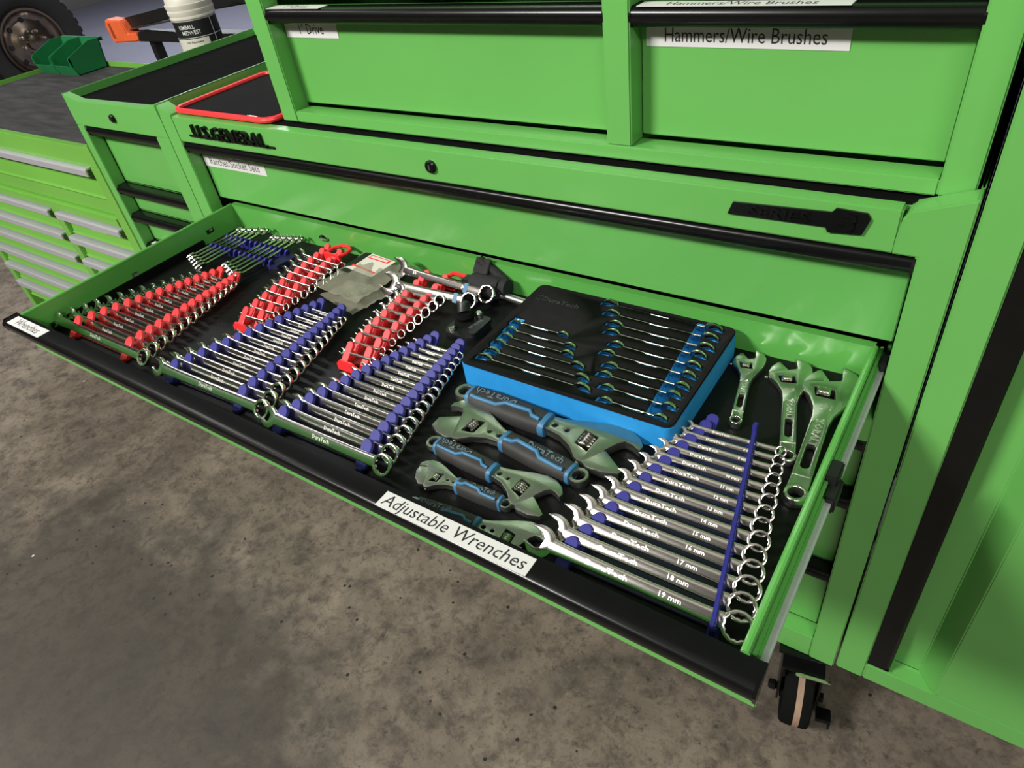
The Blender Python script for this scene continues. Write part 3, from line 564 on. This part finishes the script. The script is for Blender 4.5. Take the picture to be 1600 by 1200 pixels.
for nm, tip, rg, z0, z1, r_, lab in (('A', (.583, -.048), (.771, -.040), .020, .021, .0150, 'large combination wrench with blue band lying across the red rack, nearer one'), ('B', (.566, -.002), (.789, -.014), .022, .023, .0160, 'large combination wrench with blue band lying across the red rack, rear one')):
    o = wrench(lab, tip, rg, ZF + z0, ZF + z1, 50, .042, r_, .0150, .0070, 'banded wrenches across the red rack', [('30' if nm == 'B' else '27', .16, .6), ('30' if nm == 'B' else '27', .80, .6)], True)
    bd = MB(); bd.prism([(-.0081, -.0038), (.0081, -.0038), (.0081, .0038), (-.0081, .0038)], 'x', -.005, .005); me = make_mesh('blue_band', bd, [TRIM], bevel=.001); link('blue_band', me, o, T(.068, 0, 0))
# small blue rack with ratcheting wrenches pointing to the back
ro, c = rack('wrench_rack', 'small navy wrench rack with sideways slots in the back left corner', 'wrench rack', (.114, -.072), (.114, -.0715), (.300, -.072), (.300, -.0715), 2, 0, BLUE, BLUE_DK, None, None, plate=False, group='plastic wrench racks in the drawer')
SF = MB(); SF.prism([(-.0055, 0), (.0055, 0)] + arc((0, .015), .0055, 0, 180, 6), 'x', -.0022, .0022); SFM = make_mesh('fin', SF, [BLUE], bevel=.0008, seg=1)
for k in range(13):
    for y in (-.071, -.030):
        link('fin', SFM, ro, T(.110 + k * .0158 - c[0], y - c[1], .004) @ Matrix.Rotation(math.radians(30), 4, 'Y'))
p = MB(); p.box(.104, .312, -.035, -.024, ZF, ZF + .006); p.build('rail', BLUE, ro, .001)
p = MB(); p.prism([(.296, -.078), (.322, -.072), (.330, -.030), (.312, -.022), (.296, -.024)], 'z', ZF, ZF + .010); p.build('end_plate', BLUE_DK, ro, .001)
for grp, xs in (('left', [.118, .1335, .149, .1645, .180]), ('right', [.227, .2425, .258, .2735, .290])):
    for k, x in enumerate(xs):
        L0 = (-.118 - .006 * k) if grp == 'left' else (-.114 - .006 * k); q = k / 4
        yb = -.002 + .0045 * k if grp == 'left' else (.000 + .004 * k)
        wrench('slim chrome double ended wrench, %s of the %s five in the small navy rack' % (['first', 'second', 'third', 'fourth', 'fifth'][k], grp), (x - .004, L0 - .012), (x - .010 + .012, min(yb, .018)), ZF + .016, ZF + .017, -48, (.020 + .005 * q), .0092 + .003 * q, .0054 + .001 * q, .0044,
               'slim wrenches in the small navy rack', None)

# ------------------------------------------------------------------ foam tray with double ended wrenches on edge
FT = -.232
ft = thing('foam_wrench_tray', (1.03, -.085, ZF), 'blue foam tray with a black top holding two columns of slim wrenches', 'foam tray')
FX0, FX1, FY0, FY1 = .872, 1.191, -.196, .027
LROW = [(.886, .984, -.079), (.888, 1.007, -.099), (.891, 1.014, -.1165), (.890, 1.040, -.134), (.892, 1.059, -.1545), (.890, 1.070, -.172)]
RROW = [(.988, 1.173, .0165), (1.003, 1.176, -.006), (1.020, 1.179, -.0285), (1.026, 1.176, -.048), (1.045, 1.178, -.0715), (1.043, 1.180, -.093), (1.060, 1.181, -.116), (1.062, 1.178, -.1355), (1.077, 1.181, -.1575), (1.087, 1.180, -.1805)]
holes = []
for x0, x1, y in LROW + RROW:
    xm = (x0 + x1) / 2; w = (x1 - x0)
    holes.append([(x0 - .004, y - .0095), (x0 + .018, y - .0075), (x0 + .022, y - .0025), (xm - .016, y - .0025), (xm - .012, y - .0065), (xm + .012, y - .0065), (xm + .016, y - .0025), (x1 - .020, y - .0025), (x1 - .014, y - .0075), (x1 + .003, y - .0090),
                  (x1 + .003, y + .0030), (x0 - .003, y + .0030)])
tro = [[(1.134, .0225), (1.152, .0225), (1.170, -.188), (1.151, -.188)], [(.884, -.068), (.904, -.068), (.914, -.165), (.892, -.165)]]
def cutters(z0, z1, grow=0):
    m = MB()
    return [MB().prism([(a + grow * 0, bb) for a, bb in h_], 'z', z0, z1) for h_ in holes + tro]
def bool_cut(mb, mats, nm, cuts, bevel, dst_parent):
    me = make_mesh(nm, mb, mats, dst_parent, bevel); o = bpy.data.objects.new('tmp_body', me); COL.objects.link(o); tmp = []
    for cu in cuts:
        c_ = bpy.data.objects.new('tmp_cut', make_mesh('tmp', cu, [FOAMB], dst_parent)); COL.objects.link(c_); tmp.append(c_)
        md = o.modifiers.new('b', 'BOOLEAN'); md.operation = 'DIFFERENCE'; md.solver = 'EXACT'; md.object = c_
    dg = bpy.context.evaluated_depsgraph_get(); dg.update(); r = bpy.data.meshes.new_from_object(o.evaluated_get(dg))
    for x in tmp + [o]: bpy.data.objects.remove(x)
    r.materials.clear()
    for mm in mats: r.materials.append(mm)
    for pl in r.polygons: pl.material_index = 0
    r.name = nm; return r
body = MB(); body.prism(rrect(FX0, FX1, FY0, FY1, .012, 4), 'z', ZF, FT - .004)
link('foam_body', bool_cut(body, [FOAMB], 'foam_body', cutters(FT - .024, FT + .01), 0, ft), ft)
skin = MB(); skin.prism(rrect(FX0 + .0005, FX1 - .0005, FY0 + .0005, FY1 - .0005, .012, 4), 'z', FT - .004, FT)
link('foam_cover', bool_cut(skin, [FOAMK], 'foam_cover', cutters(FT - .024, FT + .01), .0012, ft), ft)
e = MB(); text(e, DT, (.930, -.012, FT + .0002), (1, -.02, 0), (0, 1, 0), .0145, 0, sx=1.1, bold=.01, depth=.03); e.tube([(.893 + .006 * math.cos(k * .42), -.011 + .006 * math.sin(k * .42), FT) for k in range(15)], .0008, 0, 6, True)
e.build('embossed_emblem', mat('emboss', (22, 22, 22), .5), ft)
for col, rows in (('left', LROW), ('right', RROW)):
    for k, (x0, x1, y) in enumerate(rows):
        r_ = .0085 + .0035 * (k / len(rows) if col == 'left' else 1 - k / len(rows)); L = x1 - x0
        o = thing('double_end_wrench', ((x0 + x1) / 2, y, FT - .006), 'thin double ended wrench on edge, %s the back in the %s foam tray column' % ('nearest to' if k == 0 else ORD[k] + ' from', col), 'wrench', 'slim wrenches in the foam tray')
        o.rotation_euler = (math.radians(90), 0, 0); t = .0036
        link('shank', ME_SHANK, o, Sc(L - 2.6 * r_, .0090, t))
        for sx in (-1, 1):
            link('open_jaw', ME_JAW, o, T(sx * (L / 2 - r_ * 1.05), -.0015, 0) @ Matrix.Rotation(math.radians(0 if sx < 0 else 180), 4, 'Y') @ Matrix.Rotation(math.radians(38), 4, 'Z') @ Sc(2.5 * r_, 2.3 * r_, t * 5.5))

# ------------------------------------------------------------------ adjustable wrenches
BODY = [(.10, .050), (.30, .048), (.50, .048), (.58, .060), (.66, .090), (.75, .126), (.84, .142), (.90, .138), (.955, .110), (1.0, .030), (.955, .034), (.885, .042), (.872, .030), (.815, -.135), (.79, -.148), (.765, -.140), (.70, -.090), (.62, -.055), (.55, -.046), (.30, -.046), (.10, -.050)]
BODY_A = [(.10, .050), (.30, .048), (.50, .048), (.58, .060), (.66, .088), (.75, .122), (.84, .145), (.91, .140), (.965, .112), (1.0, .070), (.998, .034), (.95, .056), (.915, .060), (.890, .034), (.805, -.150), (.78, -.160), (.755, -.148), (.70, -.095), (.62, -.055), (.55, -.046), (.30, -.046), (.10, -.050)]
MOVE = [(.785, -.135), (.820, -.030), (.864, -.020), (.940, -.074), (.936, -.092), (.885, -.128), (.82, -.148)]
MOVE_A = [(.775, -.140), (.825, -.035), (.868, -.040), (.988, -.118), (.980, -.140), (.91, -.168), (.83, -.172)]
MOVE_C = [(.79, -.13), (.86, .0), (.905, .052), (.99, .030), (.985, -.03), (.935, -.105), (.86, -.150)]
def adjustable(label, ring, tip, mir, grip, z, group, bodym=NICKEL, jawgap=0.0, wide=1.0, words=None, size_mark=None, thick=.0, tilt=0, ringk=1.0, jawsm=None):
    A = Vector((ring[0], ring[1], z)); B_ = Vector((tip[0], tip[1], z)); u = (B_ - A).normalized(); L = (B_ - A).length
    o = thing('adjustable_wrench', A, label, 'adjustable wrench', group)
    ang = math.atan2(u.y, u.x); o.rotation_euler = (0, 0, ang)
    s = -1 if mir else 1; s = -s        # +b is to the right of the pointing direction
    f = lambda pts: [(a * L, s * bb * L * wide) for a, bb in pts]
    rr = .056 * L * ringk; half = max(.05 * L * .5, .0045)
    bod = BODY_A if grip else BODY
    ol = f(bod[:-1]) + [(.10 * L, -s * .048 * L * wide)]
    back = [(rr * math.cos(t), s * rr * math.sin(t)) for t in [math.radians(-62 - 59 * k / 4 - 0) for k in range(5)]]
    back = [(rr * math.cos(math.radians(d)), s * rr * math.sin(math.radians(d))) for d in range(-60, -301, -20)]
    outl = ol + back
    win = f([(.712, -.062), (.712, .040), (.790, .022), (.790, -.085)]); hole = ring_pts(rr * .62, 16)
    holes_ = [hole, win]
    if not grip: holes_.append(f(arc((.19, 0), .022, 90, 270, 5) + arc((.33, 0), .022, -90, 90, 5)))
    else: holes_ += [ring_pts(.016 * L, 8, (.565 * L, 0)), ring_pts(.014 * L, 8, (.635 * L, s * -.004 * L))]
    zc = half + thick
    link('body', plate_mesh('body', [outl] + holes_, half, bodym, min(.0016, half * .4)), o, T(0, 0, zc))
    mv = f(MOVE if not grip else MOVE_C if jawgap == 0 else MOVE_A if jawgap > .05 else [(a, bb + .05 if a > .85 and bb > -.12 else bb) for a, bb in MOVE_A])
    link('movable_jaw', plate_mesh('movable_jaw', [mv], half * .82, jawsm or bodym, .0012), o, T(0, 0, zc))
    wm = MB(); r0 = .036 * L; pr = []
    for k in range(9): pr.append((r0 * (1.0 if k % 2 else .72), (-.034 + .0085 * k) * L))
    wm.lathe(pr, (.755 * L, s * -.026 * L, zc + half * .75), 'y', 0, 14); pass
    link('worm_screw', make_mesh('worm_screw', wm, [CHROME], smooth=30), o)
    sc_ = MB(); sc_.lathe([(.010 * L, 0), (.012 * L, .008 * L), (.008 * L, .018 * L)], (.775 * L, 0, zc), 'y', 0, 10)
    me = make_mesh('jaw_pin', sc_, [CHROME]); link('jaw_pin', me, o, T(0, s * -.150 * L * wide, 0) if s < 0 else T(0, -s * .150 * L * wide, 0) @ Sc(1, -1, 1))
    # raised frame along the handle
    if not grip:
        e = MB()
        pl = [(.115, .040), (.50, .038), (.54, .02), (.50, -.036), (.115, -.040)]
        e.tube([(a * L, s * bb * L * wide, zc + half) for a, bb in pl], .0011, 0, 6, True)
        link('raised_edge', make_mesh('raised_edge', e, [bodym], smooth=60), o)
        rg = MB(); rg.tube([(rr * .80 * math.cos(k * math.pi / 10), rr * .80 * math.sin(k * math.pi / 10), zc + half * .9) for k in range(20)], rr * .2, 0, 8, True); link('hanging_ring', make_mesh('hanging_ring', rg, [CHROME], smooth=60), o)
    for t, a, bb, k, rot in (words or []):
        mb = MB(); M = T(a * L, s * bb * L, zc + half + .0001) @ Matrix.Rotation(math.radians(rot), 4, 'Z') @ Sc(k * L, k * L, .01); mb.mesh(text_mesh(t, 1, .03, .01), M); link('stamped_lettering', make_mesh('stamped_lettering', mb, [STAMP]), o)
    if grip:
        gh = half + .0065; wv = .066 * L
        g = MB(); prof = [(.055, .85), (.12, 1.02), (.28, 1.06), (.44, 1.0), (.50, .92)]; n = 16; vs = []
        for a, w in prof:
            for k in range(n):
                t = 2 * math.pi * k / n; c_, q_ = math.cos(t), math.sin(t)
                vs.append((a * L, wv * w * math.copysign(abs(c_) ** .7, c_), zc + gh * (.92 + .08 * w) * math.copysign(abs(q_) ** .6, q_)))
        fs = [(i * n + k, i * n + (k + 1) % n, (i + 1) * n + (k + 1) % n, (i + 1) * n + k) for i in range(len(prof) - 1) for k in range(n)]
        g.add(vs, fs + [tuple(range(n))[::-1], tuple(range((len(prof) - 1) * n, len(prof) * n))])
        gp = link('grip', make_mesh('grip', g, [GRIP], smooth=60), o)
        for a0, a1, w in ((.036, .064, .90), (.492, .528, .98)):
            cpl = MB(); vs = []
            for a in (a0, (a0 + a1) / 2, a1):
                for k in range(n):
                    t = 2 * math.pi * k / n; c_, q_ = math.cos(t), math.sin(t); e_ = 1.0 if a == (a0 + a1) / 2 else .94
                    vs.append((a * L, wv * w * e_ * math.copysign(abs(c_) ** .7, c_), zc + gh * e_ * math.copysign(abs(q_) ** .6, q_)))
            fs = [(i * n + k, i * n + (k + 1) % n, (i + 1) * n + (k + 1) % n, (i + 1) * n + k) for i in range(2) for k in range(n)]
            cpl.add(vs, fs + [tuple(range(n))[::-1], tuple(range(2 * n, 3 * n))]); link('grip_collar', make_mesh('grip_collar', cpl, [TRIM], smooth=60), gp)
        # zigzag trim on the grip's upper face
        sgn = grip
        line = [(.075, .62), (.105, .66), (.235, .60), (.275, .10), (.315, .06), (.42, -.05), (.445, .35), (.495, .45)]
        st = MB(); pts = [Vector((a * L, sgn * s * bb * wv * .9, zc + gh + .0002 - abs(bb) ** 3 * gh * .28)) for a, bb in line]
        st.tube(pts, .0030 if L > .2 else .0022, 0, 8); link('trim_line', make_mesh('trim_line', st, [TRIM], smooth=60), gp)
        up = MB(); fwd = grip_dir(u); M = T(.20 * L if fwd > 0 else .23 * L, sgn * s * -.18 * wv, zc + gh + .0006) @ Matrix.Rotation(0 if fwd > 0 else math.pi, 4, 'Z') @ Sc(.062 * L, .062 * L, .008)
        if sgn_text.get(label): M = M @ Matrix.Rotation(math.pi, 4, 'Z')
        up.mesh(text_mesh(DT, 1, .03, .01), M); link('printed_lettering', make_mesh('printed_lettering', up, [GRIPT]), gp)
    return o
def grip_dir(u): return u.x
sgn_text = {}
G4 = 'adjustable wrenches with blue and black grips'
l1 = 'largest adjustable wrench with blue black grip, lying against the foam tray'
l3 = 'third adjustable wrench with blue black grip, its open jaw pointing right'
sgn_text[l1] = sgn_text[l3] = True
adjustable(l1, (.899, -.2225), (1.163, -.232), True, -1, ZF + .003, G4, SATIN, .10, .95)
adjustable('second largest adjustable wrench with blue black grip, its jaw pointing left', (1.116, -.288), (.897, -.264), False, -1, ZF + .003, G4, SATIN, .035, 1.05)
adjustable(l3, (.921, -.320), (1.113, -.334), True, -1, ZF + .003, G4, SATIN, .075, 1.0)
adjustable('smallest adjustable wrench with blue black grip, its closed jaw pointing left', (1.062, -.3625), (.930, -.366), False, -1, ZF + .003, G4, SATIN, .0, 1.05)
adjustable('adjustable wrench half hidden under the drawer front, only its jaw showing', (.962, -.412), (1.132, -.394), True, -1, ZF + .001, G4, SATIN, .10, 1.1)
G3 = 'bare steel adjustable wrenches at the right wall'
adjustable('smallest of three bare steel adjustable wrenches, beside the foam tray', (1.241, -.117), (1.212, .028), False, 0, ZF + .001, G3, NICKEL, .03, 1.0, [('KOBALT', .43, 0, .055, 180), ('6"', .64, .01, .05, 90)])
adjustable('middle of three bare steel adjustable wrenches near the right wall', (1.313, -.150), (1.264, .031), False, 0, ZF + .001, G3, NICKEL, .035, 1.0, [('KOBALT', .43, 0, .055, 180), ('8"', .64, .01, .05, 90)])
adjustable('largest of three bare steel adjustable wrenches, against the right drawer wall', (1.338, -.204), (1.322, .0335), False, 0, ZF + .001, G3, NICKEL, .03, .95, [('KOBALT', .43, 0, .055, 180), ('10"', .64, .01, .05, 90)])

# ------------------------------------------------------------------ loose things at the back of the drawer
# jointed black clamp base
jb = thing('jointed_clamp_base', (.797, -.082, ZF), 'small black jointed clamp base with a steel bolt left of the foam tray', 'clamp')
m = MB(); m.prism(rrect(.767, .829, -.112, -.054, .016, 5), 'z', ZF, ZF + .007); m.prism(rrect(.800, .828, -.106, -.056, .006, 3), 'z', ZF + .007, ZF + .013); text(m, 'SPYDER', (.814, -.081, ZF + .0134), (.22, .97, 0), (-.97, .22, 0), .0085, 1, depth=.05, bold=.01); m.build('foot', [BLACKP, GRIPT], jb, .002)
m = MB(); m.lathe([(.019, 0), (.018, .004), (.013, .007), (.014, .011), (.017, .015), (.014, .020)], (.789, -.076, ZF + .007), 'z', 0, 20); m.build('swivel_ball', BLACKR, jb)
m = MB(); m.tube([(.789, -.075, ZF + .024), (.785, -.070, ZF + .030), (.783, -.066, ZF + .034)], [.012, .0105, .0115], 0, 14); m.lathe([(.008, 0), (.008, .001)], (.783, -.066, ZF + .0345), 'z', 0, 12); m.build('socket', BLACKP, jb)
m = MB(); m.lathe([(.0065, 0), (.0065, .003), (.004, .0045)], (.781, -.101, ZF + .007), 'z', 0, 14); m.build('bolt', CHROME, jb)
m = MB(); m.lathe([(.006, 0), (.006, .006), (.004, .008)], (.805, -.060, ZF + .013), 'z', 0, 10); m.build('bolt', SATIN, jb)
# strap wrench
sw_ = thing('strap_wrench', (.78, .015, ZF), 'coiled black webbing strap wrench with a grey bar at the back wall', 'strap wrench')
m = MB(); m.tube([(.722, .016, ZF + .012), (.862, .004, ZF + .010)], .0065, 0, 12); m.build('bar', SATIN, sw_)
m = MB(); m.lathe([(.0105, -.028), (.018, -.028), (.0195, -.02), (.0195, .02), (.018, .028), (.0105, .028)], (.770, .013, ZF + .0196), 'x', 0, 24); m.build('coil', CORDB, sw_)
m = MB(); m.prism([(.013, ZF + .040), (.018, ZF + .042), (.0345, ZF + .058), (.031, ZF + .060)], 'x', .742, .772); m.build('strap_tail', CORDB, sw_, .001)
m = MB(); m.tube([(.748, .030, ZF + .056), (.775, .030, ZF + .040), (.800, .026, ZF + .027)], [.008, .0085, .0075], 0, 10); m.lathe([(.009, -.010), (.015, -.008), (.015, .008), (.009, .010)], (.803, .016, ZF + .022), 'x', 0, 18); m.build('strap_loop', CORDB, sw_)
m = MB(); m.box(.716, .738, .004, .030, ZF, ZF + .024); m.build('end_block', BLACKP, sw_, .004)
# clear bag with card and fittings
bg = thing('clear_parts_bag', (.53, -.05, ZF), 'crumpled clear plastic bag with a white and red card between the red racks', 'bag')
def bag_sheet(corners, z, nx, ny, amp, m, nm, thick=.0):
    s = MB(); vs = []
    for j in range(ny + 1):
        for i in range(nx + 1):
            u_, v_ = i / nx, j / ny; p = [(corners[0][q] * (1 - u_) + corners[1][q] * u_) * (1 - v_) + (corners[3][q] * (1 - u_) + corners[2][q] * u_) * v_ for q in (0, 1)]
            e = math.sin(math.pi * u_) * math.sin(math.pi * v_)
            vs.append((p[0], p[1], z + amp * e + .0022 * math.sin(17 * u_ + 6 * v_) * math.cos(9 * v_ - 5 * u_) + .0012 * math.sin(41 * u_ * v_ + 3 * u_)))
    s.add(vs, [(j * (nx + 1) + i, j * (nx + 1) + i + 1, (j + 1) * (nx + 1) + i + 1, (j + 1) * (nx + 1) + i) for j in range(ny) for i in range(nx)]); return s.build(nm, m, bg, smooth=80)
bag_sheet([(.466, -.106), (.585, -.118), (.605, .020), (.470, .026)], ZF + .018, 26, 22, .010, BAG, 'upper_film')
bag_sheet([(.482, -.112), (.590, -.135), (.612, -.05), (.500, -.05)], ZF + .006, 20, 12, .004, BAG, 'lower_film')
m = MB(); m.prism([(.486, -.040), (.560, -.050), (.566, .010), (.500, .018)], 'z', ZF + .0245, ZF + .0252, 0)
m.prism([(.480, -.042), (.498, -.030), (.500, .018), (.484, .016)], 'z', ZF + .0246, ZF + .0254, 1); m.prism([(.484, -.052), (.562, -.060), (.561, -.050), (.486, -.042)], 'z', ZF + .0246, ZF + .0254, 1)
m.prism([(.504, .002), (.556, -.002), (.557, .009), (.505, .013)], 'z', ZF + .0253, ZF + .0256, 2); m.prism([(.507, .0045), (.552, .001), (.553, .007), (.508, .0105)], 'z', ZF + .0257, ZF + .0259, 0)
m.prism([(.492, -.030), (.556, -.039), (.5565, -.035), (.493, -.026)], 'z', ZF + .0253, ZF + .0256, 2)
m.build('header_card', [CARD, BLACKP, RED], bg)
for k in range(9):
    m = MB(); a = k * 2.4; cx, cy = .548 + .014 * math.cos(a) * (k / 9 + .2), -.082 + .016 * math.sin(a) * (k / 9 + .2); m.lathe([(.004, 0), (.006, .001), (.006, .005), (.003, .0055)], (cx, cy, ZF + .009 + .001 * (k % 3)), 'z', 0, 8); m.build('fitting', SATIN, bg)
# tiny loose things
m = MB(); m.lathe([(.001, 0), (.003, .0012), (.0036, .0035), (.003, .0058), (.001, .007)], (.9395, -.375, ZF), 'z', 0, 12); tag(m.build('plastic_bead', BEAD), 'tiny white plastic bead on the liner by the smallest gripped wrench', 'bead')

# ------------------------------------------------------------------ things beyond the benches
pl = thing('plastic_pail', (-1.19, .885, -.45), 'white ribbed plastic pail with a black label standing behind the benches', 'pail')
m = MB(); m.lathe([(.118, -.45), (.122, -.44), (.128, -.06), (.134, -.052), (.134, -.042), (.130, -.040), (.137, -.020), (.137, -.010), (.131, -.008), (.139, .016), (.139, .024), (.132, .026), (.128, .055), (.105, .085), (.06, .10), (.055, .13)], (-1.19, .885, 0), 'z', 0, 40); m.build('shell', WHITEP, pl, smooth=30)
def wrap(mb, a0, a1, z0, z1, r, mi, n=14):
    c0 = (-1.19, .885); vs = []
    for k in range(n + 1):
        a = math.radians(a0 + (a1 - a0) * k / n); vs += [(c0[0] + r * math.cos(a), c0[1] + r * math.sin(a), z0), (c0[0] + r * math.cos(a), c0[1] + r * math.sin(a), z1)]
    mb.add(vs, [(2 * k, 2 * k + 2, 2 * k + 3, 2 * k + 1) for k in range(n)], mi)
m = MB(); wrap(m, -150, 60, -.150, -.062, .1292, 0, 30); wrap(m, -150, 60, -.153, -.150, .1293, 1, 30); wrap(m, -150, 60, -.158, -.153, .1292, 0, 30); wrap(m, -150, -12, -.26, -.158, .1292, 2, 24); wrap(m, -12, 60, -.26, -.158, .1292, 0, 12); wrap(m, 8, 10, -.26, -.062, .1294, 1, 2)
def wrap_text(mb, t, a_mid, z, size, mi, sx=1.0):
    me = text_mesh(t, 2, .002, .012); R = .1298
    mb.add([(-1.19 + (R + v.co.z * .02) * math.cos(math.radians(a_mid) + v.co.x * size * sx / R), .885 + (R + v.co.z * .02) * math.sin(math.radians(a_mid) + v.co.x * size * sx / R), z + v.co.y * size) for v in me.vertices], [tuple(p.vertices) for p in me.polygons], mi)
wrap_text(m, 'KIMBALL', -62, -.094, .030, 1, .85); wrap_text(m, 'MIDWEST', -53, -.124, .032, 1, .85); wrap_text(m, 'Trim Rejuvenator', -52, -.176, .017, 0, .9)
m.build('label', [BLACKP, PAPER, WHITEP], pl)
pl.scale = (.6, .6, .6); pl.location = (-1.145, .885, -.283)
# cart under the pail
ct = thing('shop_cart', (-1.15, .86, -FZ), 'black steel shop cart behind the green workbench', 'cart')
m = MB(); m.box(-1.50, -.80, .70, 1.03, -.303, -.283); m.build('shelf', BLACKP, ct, .003)
for x in (-1.48, -.82):
    for y in (.72, 1.01): m = MB(); m.box(x - .015, x + .015, y - .015, y + .015, -FZ, -.303); m.build('leg', BLACKP, ct, .002)
# black frame with an orange corner cap
fr_ = thing('steel_support_frame', (-1.8, 1.3, -FZ), 'black steel frame whose corner wears an orange cap, left of the white pail', 'frame')
def slab(poly, y0, y1, nm, m, bev=.004):
    b_ = MB(); b_.prism(poly, 'y', y0, y1); return b_.build(nm, m, fr_, bev)
slab([(-2.03, -.106), (-1.49, -.041), (-.96, -.003), (-.96, -.040), (-1.55, -.094), (-1.98, -.150)], 1.09, 1.13, 'upper_bar', BLACKP)
slab([(-1.99, -.145), (-1.54, -.098), (-1.54, -.104), (-1.985, -.151)], 1.075, 1.09, 'bar_highlight', SATIN, 0)  # highlight along the bar's edge, built in as a bright steel strip
slab([(-1.90, -.1545), (-.96, -.150), (-.96, -.188), (-1.91, -.1915)], 1.06, 1.13, 'lower_bar', BLACKP)
slab([(-.99, -.003), (-.955, -.003), (-.955, -.19), (-.99, -.19)], 1.08, 1.12, 'end_post', BLACKP)
slab([(-1.985, -.106), (-2.055, -.106), (-2.108, -.102), (-2.124, -.125), (-2.115, -.198), (-2.10, -.2012), (-1.915, -.1925), (-1.885, -.187), (-1.877, -.1545), (-1.965, -.158)], 1.055, 1.12, 'corner_cap', ORANGE, .006)
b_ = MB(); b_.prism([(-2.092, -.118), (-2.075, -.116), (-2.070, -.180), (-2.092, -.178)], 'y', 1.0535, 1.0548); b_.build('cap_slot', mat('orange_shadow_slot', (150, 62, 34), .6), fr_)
for x in (-1.86, -.98):
    b_ = MB(); b_.box(x, x + .04, 1.08, 1.12, -FZ, -.185); b_.build('leg', BLACKP, fr_, .003)
# truck at the far left: wheel, fender and mud flap
WR = .46; wx, wy, wz = -6.02, 2.36, -FZ + WR
tk = thing('truck', (wx - .3, wy, -FZ), 'dark truck with a bright steel wheel standing far behind the workbench', 'truck')
m = MB(); m.lathe([(WR * .60, -.02), (WR * .64, .0), (WR * .80, .03), (WR * .94, .02), (WR, -.03), (WR, -.22), (WR * .94, -.27), (WR * .6, -.25)], (wx, wy, wz), 'x', 0, 48, cap=False)
for k in range(40):
    a = 2 * math.pi * k / 40; c, q = math.cos(a), math.sin(a)
    m.add([(wx + dx, wy + (WR + dr) * math.cos(a + da), wz + (WR + dr) * math.sin(a + da)) for dx in (-.23, -.02) for dr in (-.01, .008) for da in (-.05, .05)], [(0, 1, 3, 2), (4, 6, 7, 5), (0, 2, 6, 4), (1, 5, 7, 3), (2, 3, 7, 6), (0, 4, 5, 1)])
ty = m.build('tyre', TIRE, tk)
m = MB(); m.lathe([(WR * .62, -.005), (WR * .60, .012), (WR * .56, .008), (WR * .52, -.03), (WR * .44, -.05), (WR * .36, -.045), (WR * .30, -.02), (WR * .14, -.015), (WR * .13, .03), (WR * .06, .04), (.004, .04)], (wx, wy, wz), 'x', 0, 40, cap=False); rm = m.build('rim', mat('dull_rim_steel', (128, 114, 100), .28, 1, var=.15, scale=8), tk, smooth=50)
for k in range(8):
    a = 2 * math.pi * k / 8 + .2; m = MB(); m.lathe([(.016, -.02), (.016, .012), (.010, .022)], (wx, wy + WR * .22 * math.cos(a), wz + WR * .22 * math.sin(a)), 'x', 0, 6); m.build('lug_nut', CHROME, rm)
for k in range(8):
    a = 2 * math.pi * k / 8; m = MB(); m.lathe([(.022, .001), (.020, .004)], (wx - .046, wy + WR * .40 * math.cos(a), wz + WR * .40 * math.sin(a)), 'x', 0, 12); m.build('vent_hole', BLACKP, rm)
m = MB(); m.prism([(wy - 1.6, -.20), (wy - .6, -.20), (wy - .52, -.06), (wy - .2, .06), (wy + .2, .05), (wy + .42, -.10), (wy + .46, -.20), (wy + .50, -.26), (wy + .60, -.33), (wy + .72, -.30), (wy + .80, -.12), (wy + .9, .5), (wy - 1.6, .5)], 'x', wx - .34, wx + .03); m.build('fender', BLACKP, tk, .02)
m = MB(); m.prism([(wy - .62, -.8), (wy - .58, -.8), (wy - .55, -.1), (wy - .62, -.1)], 'x', wx - .3, wx + .01); m.build('mud_flap', BLACKR, tk, .005)
m = MB(); m.box(wx - 1.6, wx - .34, wy - 1.6, wy + .8, -.35, .5); m.build('underbody', BLACKP, tk)

# stand everything on the floor at z = 0
for o in list(COL.objects):
    if o.parent is None and o.type not in ('CAMERA', 'LIGHT'): o.location.z += FZ
